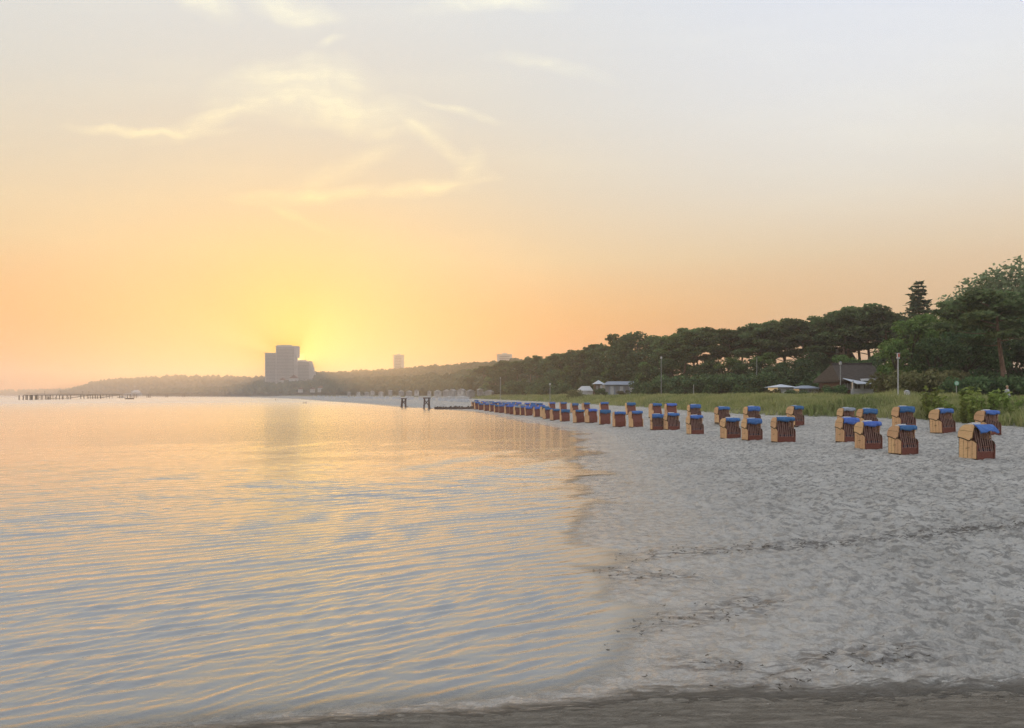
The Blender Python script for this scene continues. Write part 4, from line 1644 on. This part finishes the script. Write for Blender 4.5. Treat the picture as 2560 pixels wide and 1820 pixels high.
for k in range(17):
    px = 870 + k * 22 + rf.uniform(-6, 6)
    Y = float(np.interp(px, [860, 1000, 1100, 1240], [760, 560, 470, 395])) + rf.uniform(-12, 12)
    beach_hut(px, float(np.interp(px, [860, 1000, 1240], [985, 986, 985])) + rf.uniform(-3, 2), Y, rf.uniform(1.8, 5.0), rf.uniform(1.2, 2.3), rf.uniform(-.6, .6))


def timber_frame(px, base, top, w, label, seed):
    r = random.Random(seed)
    p = place(px, base)
    k = p.y / F
    hgt = (base - top) * k
    hw = w * k / 2
    root = empty('timber_frame', p)
    for i in range(4):
        x = -hw + 2 * hw * (i % 2) * .9 + r.uniform(-.1, .1)
        y = -.6 if i < 2 else .6
        MB().tube([(x, y, -.3), (x * .8 + r.uniform(-.15, .15), y * .8, hgt * r.uniform(.85, 1.0))], [.2, .15], 7).build('post', M['timber'], root)
    MB().bar((-hw, -.62, hgt * .25), (hw * .8, -.62, hgt * .8), .22, .12).build('brace', M['timber'], root)
    MB().bar((hw * .9, -.76, hgt * .2), (-hw * .8, -.76, hgt * .85), .22, .12).build('brace', M['timber'], root)
    MB().box(-hw * 1.1, hw * 1.1, -.8, .8, hgt * .88, hgt * .98).build('platform', M['timber'], root)
    MB().bar((hw, 0, .1), (hw * 2.0, -.2, -.1), .3, .2).build('ramp', M['timber'], root)
    tag(root, label, 'timber frame')


timber_frame(1010, 1018, 995, 12, 'dark braced timber frame at the far waterline, the left and smaller of two', 1)
timber_frame(1067, 1022, 993, 16, 'dark braced timber frame at the far waterline, the right and larger of two', 2)
# low timber groyne running from the frame towards the chairs
gr = empty('groyne', place(1085, 1023))
g0, g1 = place(1088, 1023), place(1196, 1022)
for k in range(36):
    q = g0.lerp(g1, k / 35)
    z = gz(q.x, q.y)
    hh = random.uniform(.45, .85)
    MB().tube([(q.x - gr.location.x, q.y - gr.location.y, z - gr.location.z - .4), (q.x - gr.location.x, q.y - gr.location.y, z - gr.location.z + hh)], .24, 6).build('post', M['timber'], gr)
tag(gr, 'low row of dark groyne posts between timber frame and crowded chairs', 'groyne')


# ------------------------------------------------------------------ house with brown roof and white terrace
def main_house():
    Y = 112.0
    s = Y / F
    X = lambda px: (px - CX) * s
    Z = lambda py: H + (HY - py) * s
    ox = X(2172)
    oz = gz(ox, Y)
    root = empty('house', (ox, Y, oz))
    x = lambda px: X(px) - ox
    z = lambda py: Z(py) - oz
    wl = MB().box(x(2116), x(2226), 2.0, 10.0, -.5, z(948)).build('wall', M['brick'], root)
    # hipped roof
    e0, e1, yz = x(2106), x(2238), (1.0, 11.0)
    r0, r1 = x(2122), x(2226)
    zt, zb = z(906), z(950)
    v = [(e0, yz[0], zb), (e1, yz[0], zb), (e1, yz[1], zb), (e0, yz[1], zb), (r0, 6.0, zt), (r1, 6.0, zt),
         (e0, yz[0], zb - .25), (e1, yz[0], zb - .25), (e1, yz[1], zb - .25), (e0, yz[1], zb - .25)]
    MB().add(v, [(0, 1, 5, 4), (1, 2, 5), (2, 3, 4, 5), (3, 0, 4), (6, 7, 1, 0), (7, 8, 2, 1), (8, 9, 3, 2), (9, 6, 0, 3), (9, 8, 7, 6)]).build('roof', M['thatch'], root)
    MB().bar((r0 - .1, 6.0, zt + .08), (r1 + .1, 6.0, zt + .08), .22, .4).build('ridge_cap', M['roofdark'], root)
    # white veranda
    zc = z(952)
    for k, px in enumerate((2124, 2148, 2176, 2214)):
        MB().box(x(px) - .12, x(px) + .12, -1.2, -.96, -.6, zc).build('post', M['white'], root)
    MB().box(x(2160), x(2216), -1.3, 1.9, zc, zc + .34).build('fascia', M['white'], root)
    MB().box(x(2119), x(2217), -1.15, -1.05, -.5, z(972)).build('parapet_wall', M['white'], root)
    for a, b in ((2126, 2147), (2150, 2174), (2179, 2212)):
        f = MB().box(x(a), x(b), 1.9, 1.96, z(974), z(958)).build('window', M['glass'], wl)
        n = 3
        for k in range(n + 1):
            xx = x(a) + (x(b) - x(a)) * k / n
            MB().box(xx - .05, xx + .05, 1.84, 1.899, z(974), z(957)).build('mullion', M['white'], f)
    MB().bar((x(2214), -1.1, zc), (x(2221), -1.4, -.8), .12, .24).build('strut', M['white'], root)
    # sloping white awning on the left
    aw = MB()
    aw.add([(x(2118), 1.8, z(944)), (x(2166), 1.8, z(953)), (x(2170), -2.6, z(960)), (x(2123), -2.6, z(960)),
            (x(2118), 1.8, z(944) - .06), (x(2166), 1.8, z(953) - .06), (x(2170), -2.6, z(960) - .06), (x(2123), -2.6, z(960) - .06)],
           [(0, 1, 2, 3), (7, 6, 5, 4), (0, 4, 5, 1), (1, 5, 6, 2), (2, 6, 7, 3), (3, 7, 4, 0)])
    aw.build('awning', M['palepad'], root)
    tag(root, 'house with big brown hipped roof and white terrace behind the dune', 'house')


main_house()


def rear_house():
    Y = 175.0
    s = Y / F
    ox = (2095 - CX) * s
    oz = gz(ox, Y)
    root = empty('house', (ox, Y, oz))
    Z = lambda py: H + (HY - py) * s - oz
    x = lambda px: (px - 2095) * s
    wl = MB().box(x(2058), x(2132), 0, 9, -.5, Z(905)).build('wall', M['brick'], root)
    MB().prism([(x(2048), Z(905)), (x(2142), Z(905)), (x(2120), Z(868)), (x(2068), Z(868))], -.6, 9.6, 'y').build('roof', M['roofdark'], root)
    MB().box(x(2086), x(2093), -.75, -.62, Z(898), Z(873)).build('gable_panel', M['white'], root)
    for k in range(3):
        a = 2064 + k * 24
        MB().box(x(a), x(a + 12), -.08, -.01, Z(930), Z(915)).build('window', M['glass'], wl)
    tag(root, 'dark roofed house half hidden in the pines above the brown roof', 'house')


rear_house()


# low white kiosks and pavilions behind the dune
def kiosk(p0, p1, top, base, Y, label, roof, wallm, bays, roof_top=None, cat='kiosk'):
    s = Y / F
    cx = (p0 + p1) / 2
    ox = (cx - CX) * s
    oz = gz(ox, Y)
    root = empty('kiosk', (ox, Y, oz))
    x = lambda px: (px - cx) * s
    Z = lambda py: H + (HY - py) * s - oz
    zt = Z(top)
    wl = MB().box(x(p0), x(p1), 0, 4.5, -.8, zt).build('wall', M[wallm], root)
    rt_ = Z(roof_top) if roof_top else zt + .5
    v = [(x(p0) - .5, -.7, zt), (x(p1) + .5, -.7, zt), (x(p1) + .5, 5.2, zt), (x(p0) - .5, 5.2, zt), (x(p0) + 1.2, 2.2, rt_), (x(p1) - 1.2, 2.2, rt_)]
    MB().add(v, [(0, 1, 5, 4), (1, 2, 5), (2, 3, 4, 5), (3, 0, 4), (3, 2, 1, 0)]).build('roof', M[roof], root)
    w = (x(p1) - x(p0)) / bays
    for k in range(bays):
        a = x(p0) + w * k
        if k % 2 == 0:
            MB().box(a + w * .18, a + w * .82, -.05, -.01, zt * .35, zt * .88).build('window', M['glass'], wl)
        else:
            MB().box(a + w * .15, a + w * .85, -.06, -.01, .0, zt * .9).build('panel', M['white'], wl)
    tag(root, label, cat)


kiosk(1944, 1984, 968, 985, 120, 'white panelled kiosk left of the two behind the middle of the dune', 'palepad', 'white', 4)
kiosk(1998, 2052, 971, 985, 122, 'white kiosk with dark openings, right of the two behind the middle of the dune', 'greycloth', 'white', 5)
kiosk(1512, 1596, 962, 982, 215, 'long blue grey pavilion behind the dune below the wood', 'greycloth', 'greycloth', 7, 953, 'pavilion')
kiosk(1488, 1508, 960, 982, 225, 'small pavilion with pale roof beside the blue grey one', 'palepad', 'brick', 2, 950, 'pavilion')


def tent(px0, px1, top, base, Y, label):
    s = Y / F
    cx = (px0 + px1) / 2
    ox = (cx - CX) * s
    oz = gz(ox, Y)
    root = empty('marquee', (ox, Y, oz))
    w = (px1 - px0) * s / 2
    zt = H + (HY - top) * s - oz
    ze = zt * .55
    MB().box(-w, w, 0, 5, -.5, ze).build('side_wall', M['white'], root)
    v = [(-w - .2, -.2, ze), (w + .2, -.2, ze), (w + .2, 5.2, ze), (-w - .2, 5.2, ze), (-w * .45, 2.5, zt), (w * .7, 2.5, zt)]
    MB().add(v, [(0, 1, 5, 4), (1, 2, 5), (2, 3, 4, 5), (3, 0, 4), (3, 2, 1, 0)]).build('canopy', M['white'], root)
    for q in (-1, 1):
        MB().tube([(q * w, -.25, -.5), (q * w, -.25, ze)], .06, 6).build('pole', M['metal'], root)
    tag(root, label, 'tent')


tent(1446, 1482, 965, 982, 232, 'low white marquee at the left end of the pavilions')
tent(1205, 1266, 976, 984, 430, 'far long white marquee on the beach beyond the crowded chairs')


# ------------------------------------------------------------------ lamp posts, signs
def lamp(px, top, Y, label, thick=.06, head=True):
    X = (px - CX) / F * Y
    z0 = gz(X, Y)
    h = H + (HY - top) / F * Y - z0
    root = empty('lamp_post', (X, Y, z0))
    MB().tube([(0, 0, -.2), (0, 0, h * .5), (0, 0, h - .25)], [thick * 1.3, thick * 1.1, thick], 8).build('pole', M['metal'], root)
    if head:
        MB().tube([(0, 0, h - .25), (0, 0, h - .2), (0, 0, h + .12), (0, 0, h + .2)], [.09, .19, .22, .05], 10).build('lantern', M['white'], root)
        MB().tube([(0, 0, h + .2), (0, 0, h + .26)], [.25, .05], 10).build('lantern_cap', M['metal'], root)
    tag(root, label, 'lamp post')


lamp(2101, 908, 108, 'lamp post with white head left of the brown roofed house')
lamp(1653, 894, 150, 'tall lamp post in front of the wood, in line with the ninth chair', .05)
lamp(1375, 960, 190, 'short pale lamp post behind the far grass', .06)
lamp(1251, 945, 300, 'lamp post standing by the far white marquee', .09)
lamp(1892, 890, 150, 'thin pale pole in the wood left of the white kiosks', .05, False)
lamp(1734, 958, 140, 'short pale post at the grass edge below the wood', .06, False)


def sign_mast():
    Y = 80.0
    px = 2245
    X = (px - CX) / F * Y
    z0 = gz(X, Y)
    k = Y / F
    Z = lambda py: H + (HY - py) * k - z0
    root = empty('sign_mast', (X, Y, z0))
    MB().tube([(0, 0, -.3), (0, 0, Z(896))], [.065, .05], 8).build('pole', M['white'], root)
    red = pmat('faded_red_paint', (0.50, 0.13, 0.10), 0.6)[0]
    MB().box(-.16, .16, -.09, -.06, Z(897), Z(883)).build('sign_panel', M['white'], root)
    MB().box(-.05, .14, -.096, -.091, Z(893), Z(884)).build('red_field', red, root)
    MB().bar((-.35, -.04, Z(882.5)), (.35, -.04, Z(882.5)), .03, .03).build('crossbar', M['metal'], root)
    tag(root, 'tall white mast with a small red and white panel at its top', 'sign')


sign_mast()


def round_sign():
    Y = 72.0
    X = (2391 - CX) / F * Y
    z0 = gz(X, Y)
    k = Y / F
    Z = lambda py: H + (HY - py) * k - z0
    root = empty('round_sign', (X, Y, z0))
    MB().tube([(0, 0, -.2), (0, 0, Z(959))], .03, 7).build('post', M['metal'], root)
    green = pmat('green_enamel', (0.10, 0.36, 0.20), 0.5)[0]
    pale = pmat('pale_green_face', (0.45, 0.62, 0.50), 0.5)[0]
    c = Z(958)
    def disc(r, y0, y1):
        return MB().prism([(r * cos(2 * pi * j / 20), c + r * sin(2 * pi * j / 20)) for j in range(20)], y0, y1, 'y')
    d = disc(.24, -.05, -.03).build('disc', green, root)
    disc(.18, -.056, -.051).build('face', pale, d)
    tag(root, 'round green and white sign on a thin post above the dune grass', 'sign')


round_sign()


def litter_bin():
    Y = 80.0
    X = (2267 - CX) / F * Y
    z0 = gz(X, Y)
    root = empty('litter_bin', (X, Y, z0))
    MB().tube([(0, 0, 0), (0, 0, 1.0)], [.24, .28], 12).build('body', M['white'], root)
    MB().tube([(0, 0, 1.0), (0, 0, 1.06), (0, 0, 1.2)], [.30, .30, .1], 12).build('lid', M['metal'], root)
    MB().tube([(.33, 0, -.1), (.33, 0, 1.1)], .03, 6).build('post', M['metal'], root)
    tag(root, 'small white litter bin at the foot of the olive bushes', 'bin')


litter_bin()


# ------------------------------------------------------------------ person behind the dune
def person():
    Y = 63.0
    X = (2518 - CX) / F * Y
    z0 = gz(X, Y)
    top = H + (HY - 964) / F * Y
    k = (top - z0) / 1.76
    root = empty('person', (X, Y, z0), radians(200), (k, k, k))
    J = [((0, 0, .98), .15, -1), ((0, 0, 1.15), .135, 0), ((0, .01, 1.32), .155, 1), ((0, 0, 1.44), .10, 2), ((0, .0, 1.52), .052, 3), ((0, .015, 1.60), .075, 4), ((0, .015, 1.70), .078, 5)]
    V = [j[0] for j in J]
    Rd = [j[1] for j in J]
    E = [(j[2], i) for i, j in enumerate(J) if j[2] >= 0]
    def chain(start, pts):
        p = start
        for c, r in pts:
            V.append(c)
            Rd.append(r)
            E.append((p, len(V) - 1))
            p = len(V) - 1
    for s in (-1, 1):
        chain(3, [((s * .17, 0, 1.42), .062), ((s * .23, -.02, 1.16), .045), ((s * .22, .08, .94), .035), ((s * .215, .11, .86), .03)])
        chain(0, [((s * .10, 0, .90), .095), ((s * .11, .02, .50), .062), ((s * .11, -.02, .10), .045), ((s * .11, .09, .04), .04)])
    me = bpy.data.meshes.new('body')
    me.from_pydata(V, E, [])
    o = obj('body', me, root)
    sk = o.modifiers.new('skin', 'SKIN')
    for i, v in enumerate(me.skin_vertices[0].data):
        v.radius = (Rd[i], Rd[i] * .8)
        v.use_root = i == 0
    o.modifiers.new('sub', 'SUBSURF').levels = 1
    o.modifiers['sub'].render_levels = 1
    m, g, b = pmat('shirt_skin_trousers', None, 0.8)
    tc = g.new('ShaderNodeTexCoord')
    sp = g.new('ShaderNodeSeparateXYZ')
    g.put(sp.inputs[0], tc.outputs['Object'])
    c = g.mix(g.m('GREATER_THAN', sp.outputs[2], .97), (0.05, 0.06, 0.09), (0.50, 0.53, 0.56))
    c = g.mix(g.m('GREATER_THAN', sp.outputs[2], 1.475), c, (0.50, 0.30, 0.22))
    g.put(b.inputs['Base Color'], c)
    me.materials.append(m)
    hair = MB()
    n, mrow = 12, 6
    vs = []
    for i in range(mrow):
        th = i / (mrow - 1) * pi * .52
        for j in range(n):
            a = 2 * pi * j / n
            vs.append((.092 * sin(th) * cos(a), -.005 + .100 * sin(th) * sin(a), 1.665 + .115 * cos(th)))
    fs = [(i * n + j, i * n + (j + 1) % n, (i + 1) * n + (j + 1) % n, (i + 1) * n + j) for i in range(mrow - 1) for j in range(n)]
    hair.add(vs, fs)
    hair.build('hair', pmat('blond_hair', (0.42, 0.30, 0.17), 0.8)[0], root, True)
    tag(root, 'fair haired person in a pale shirt walking behind the dune grass', 'person')


person()


# ------------------------------------------------------------------ pier, boats, buoys at the left
def pier():
    # deck line from the sea end (left) to the land end
    A = at(58, 1000, 506)
    B = at(470, 990, 1240)
    A.z = B.z = 0
    root = empty('pier', A)
    M['pierwood'] = varied('weathered_pier_wood', (0.03, 0.026, 0.022), (0.06, 0.05, 0.045), 1.0, 0.85, 0.2)
    def pt(px):
        """point of the pier axis below a column of the photo"""
        u = (px - CX) / F
        d = B - A
        t = (u * A.y - A.x) / (d.x - u * d.y)
        return A + d * t
    z0, z1 = 3.4, 5.2
    def deckz(p):
        return z0 + (z1 - z0) * (p - A).length / (B - A).length
    loc = lambda v: v - A
    a, b = pt(66), pt(640)
    n = 30
    for k in range(n):
        p, q = a.lerp(b, k / n), a.lerp(b, (k + 1) / n)
        MB().bar(loc(p) + Vector((0, 0, deckz(p))), loc(q) + Vector((0, 0, deckz(q))), 3.0, .45 + .5 * k / n).build('deck_section', M['pierwood'], root)
    # railing
    rl = MB()
    for k in range(n * 3):
        p, q = a.lerp(b, k / (n * 3)), a.lerp(b, (k + 1) / (n * 3))
        rl.bar(loc(p) + Vector((0, 0, deckz(p) + 1.15)), loc(q) + Vector((0, 0, deckz(q) + 1.15)), .10, .12)
    rl.build('handrail', M['pierwood'], root)
    for k in range(n * 2):
        p = a.lerp(b, (k + .5) / (n * 2))
        zz = deckz(p)
        MB().tube([loc(p) + Vector((0, 0, zz)), loc(p) + Vector((0, 0, zz + 1.15))], .06, 5).build('rail_post', M['pierwood'], root)
    posts = [(53, 1), (63, 1), (70, 1), (73.5, 1), (83, 1), (86, 1), (98, 1), (102, 0), (118, 1), (122, 1), (137, 0), (153, 1), (172, 1), (206, 1),
             (222, 0), (235, 0), (241, 0), (248, 0), (254, 0), (270, 0), (277, 0), (302, 1), (322, 1), (338, 1), (370, 1), (374, 1), (417, 1), (459, 1), (505, 1), (552, 1), (600, 1)]
    for px, full in posts:
        p = pt(px)
        zt = deckz(p) + (0 if px > 66 else -.2)
        for s in (-1.2, 1.2):
            sd = Vector((0.8, 0.6, 0)) * s
            MB().tube([loc(p) + sd + Vector((0, 0, -3)), loc(p) + sd + Vector((0, 0, zt))], (.32 if full else .24) * (1 + max(0, px - 300) / 260), 7).build('pile', M['pierwood'], root)
    # low landing stages and ramps
    for (q0, q1, q2) in ((122, 172, 235), (222, 253, 300)):
        p, q, r_ = pt(q0), pt(q1), pt(q2)
        off = Vector((3.4, -4.5, 0))
        MB().bar(loc(p) + off + Vector((0, 0, .9)), loc(q) + off + Vector((0, 0, .9)), 3.0, .3).build('landing_stage', M['pierwood'], root)
        MB().bar(loc(q) + off + Vector((0, 0, .9)), loc(r_) + off * .4 + Vector((0, 0, deckz(r_))), 1.8, .3).build('ramp', M['pierwood'], root)
        for k in range(4):
            w = p.lerp(q, k / 3)
            MB().tube([loc(w) + off + Vector((0, -1.6, -3)), loc(w) + off + Vector((0, -1.6, 2.2))], .2, 6).build('mooring_pile', M['pierwood'], root)
    tag(root, 'long timber pier on piles reaching into the bay at far left', 'pier')
    # lamp standards on the deck, each a thing of its own
    for k, px in enumerate((112, 152, 207, 222)):
        p = pt(px)
        zz = deckz(p)
        lp = empty('lamp_post', (p.x, p.y, zz))
        MB().tube([(0, 0, 0), (0, 0, 2.6)], .08, 6).build('pole', M['pierwood'], lp)
        MB().tube([(0, 0, 2.6), (0, 0, 2.75), (0, 0, 3.0)], [.1, .24, .05], 8).build('lantern', M['pierwood'], lp)
        tag(lp, f'tiny lamp post on the pier deck, {ordinal(k)} from the sea end', 'lamp post', 'lamp posts on the pier')
    # white domed pavilion beyond the pier
    dv = at(340, 977, 1050)
    dome = empty('domed_pavilion', (dv.x, dv.y, 2.8))
    k_ = 1050 / F
    vs, fs, n_, m_ = [], [], 20, 6
    for i in range(m_):
        th = i / (m_ - 1) * pi / 2
        for j in range(n_):
            a_ = 2 * pi * j / n_
            vs.append((11 * k_ * cos(th) * cos(a_), 6 * cos(th) * sin(a_), 3.5 + 4.2 * sin(th)))
    fs = [(i * n_ + j, i * n_ + (j + 1) % n_, (i + 1) * n_ + (j + 1) % n_, (i + 1) * n_ + j) for i in range(m_ - 1) for j in range(n_)]
    MB().add(vs, fs).build('dome', M['white'], dome, True)
    MB().box(-10.5 * k_, 10.5 * k_, -5, 5, 0, 3.5).build('wall', M['palepad'], dome)
    MB().prism([(-30 * k_, 0), (-10.6 * k_, 0), (-10.6 * k_, 3.4), (-28 * k_, 2.6)], -3, 3, 'y').build('side_wing', M['white'], dome)
    for i in range(6):
        xx = -9 * k_ + i * 3.4 * k_
        MB().tube([(xx, -4, -6), (xx, -4, 0)], .3, 6).build('pile', M['pierwood'], dome)
    tag(dome, 'white domed pavilion seen above the pier', 'pavilion')


pier()


def boat(px, py, L, label, mast=False):
    Y = H * F / (py - HY)
    X = (px - CX) / F * Y
    root = empty('boat', (X, Y, 0), radians(8))
    b = MB()
    secs = []
    for k in range(9):
        t = k / 8
        w = L * .17 * (math.sin(pi * min(1, t * .62 + .32)) if t < .999 else 0.05)
        sheer = L * (.11 + .06 * t * t)
        secs.append((-L / 2 + L * t, max(w, .05), sheer))
    V = []
    for x, w, z in secs:
        V += [(x, -w, z), (x, -w * .75, -.1), (x, 0, -.3), (x, w * .75, -.1), (x, w, z)]
    Fc = []
    for k in range(8):
        for j in range(4):
            p = k * 5 + j
            Fc.append((p, p + 1, p + 6, p + 5))
        Fc.append((k * 5, k * 5 + 5, k * 5 + 9, k * 5 + 4))
    Fc.append((0, 1, 2, 3, 4))
    Fc.append((44, 43, 42, 41, 40))
    b.add(V, Fc).build('hull', M['white'] if not mast else M['timber'], root, False)
    if not mast:
        MB().prism([(-L * .22, L * .12), (L * .2, L * .13), (L * .1, L * .26), (-L * .18, L * .26)], -L * .11, L * .11, 'y').build('cabin', M['palepad'], root)
        MB().prism([(L * .12, L * .16), (L * .185, L * .16), (L * .115, L * .24), (L * .09, L * .24)], -L * .112, L * .112, 'y').build('windscreen', M['glass'], root)
    else:
        MB().bar((L * .1, 0, 0), (L * .02, 0, L * .62), .22, .22).build('ladder_rail', M['timber'], root)
        MB().bar((L * .34, 0, 0), (L * .05, 0, L * .6), .22, .22).build('brace', M['timber'], root)
        MB().tube([(-L * .3, 0, 0), (-L * .3, 0, L * .3)], .2, 6).build('bollard', M['timber'], root)
    tag(root, label, 'boat')


boat(304, 994.5, 9.5, 'small white motor boat moored beside the pier')
boat(324, 998, 7.0, 'dark work float with a slanting brace beside the white boat', True)


def marker(px, base, top, label):
    Y = H * F / (base - HY)
    X = (px - CX) / F * Y
    h = (base - top) * Y / F
    root = empty('marker_post', (X, Y, 0))
    MB().tube([(0, 0, -1.0), (0, 0, h * .7), (0, 0, h)], [.13, .12, .06], 7).build('post', M['timber'], root)
    MB().tube([(0, 0, h * .55), (0, 0, h * .75)], [.2, .16], 7).build('collar', M['timber'], root)
    tag(root, label, 'marker post', 'marker posts in the water')


marker(760, 1009, 1004, 'small dark marker in the golden water, left of a close pair')
marker(765, 1009, 1003.5, 'small dark marker in the golden water, right of a close pair')
marker(689, 1001, 997.5, 'tiny dark marker farther out, left of the close pair')


# ------------------------------------------------------------------ haze
hz_m = bpy.data.materials.new('haze')
hz_m.use_nodes = True
hg = G(hz_m.node_tree)
hg.n.clear()
pv = hg.new('ShaderNodeVolumePrincipled')
pv.inputs['Color'].default_value = (0.87, 0.81, 0.79, 1)
pv.inputs['Density'].default_value = 0.00046
pv.inputs['Anisotropy'].default_value = 0.68
ho = hg.new('ShaderNodeOutputMaterial')
hg.l.new(pv.outputs[0], ho.inputs['Volume'])
hz = MB().box(-4100, 4100, -4100, 4100, -7.0, 128.0).build('haze', hz_m)
tag(hz, 'thin morning haze over the bay', 'haze', kind='stuff')
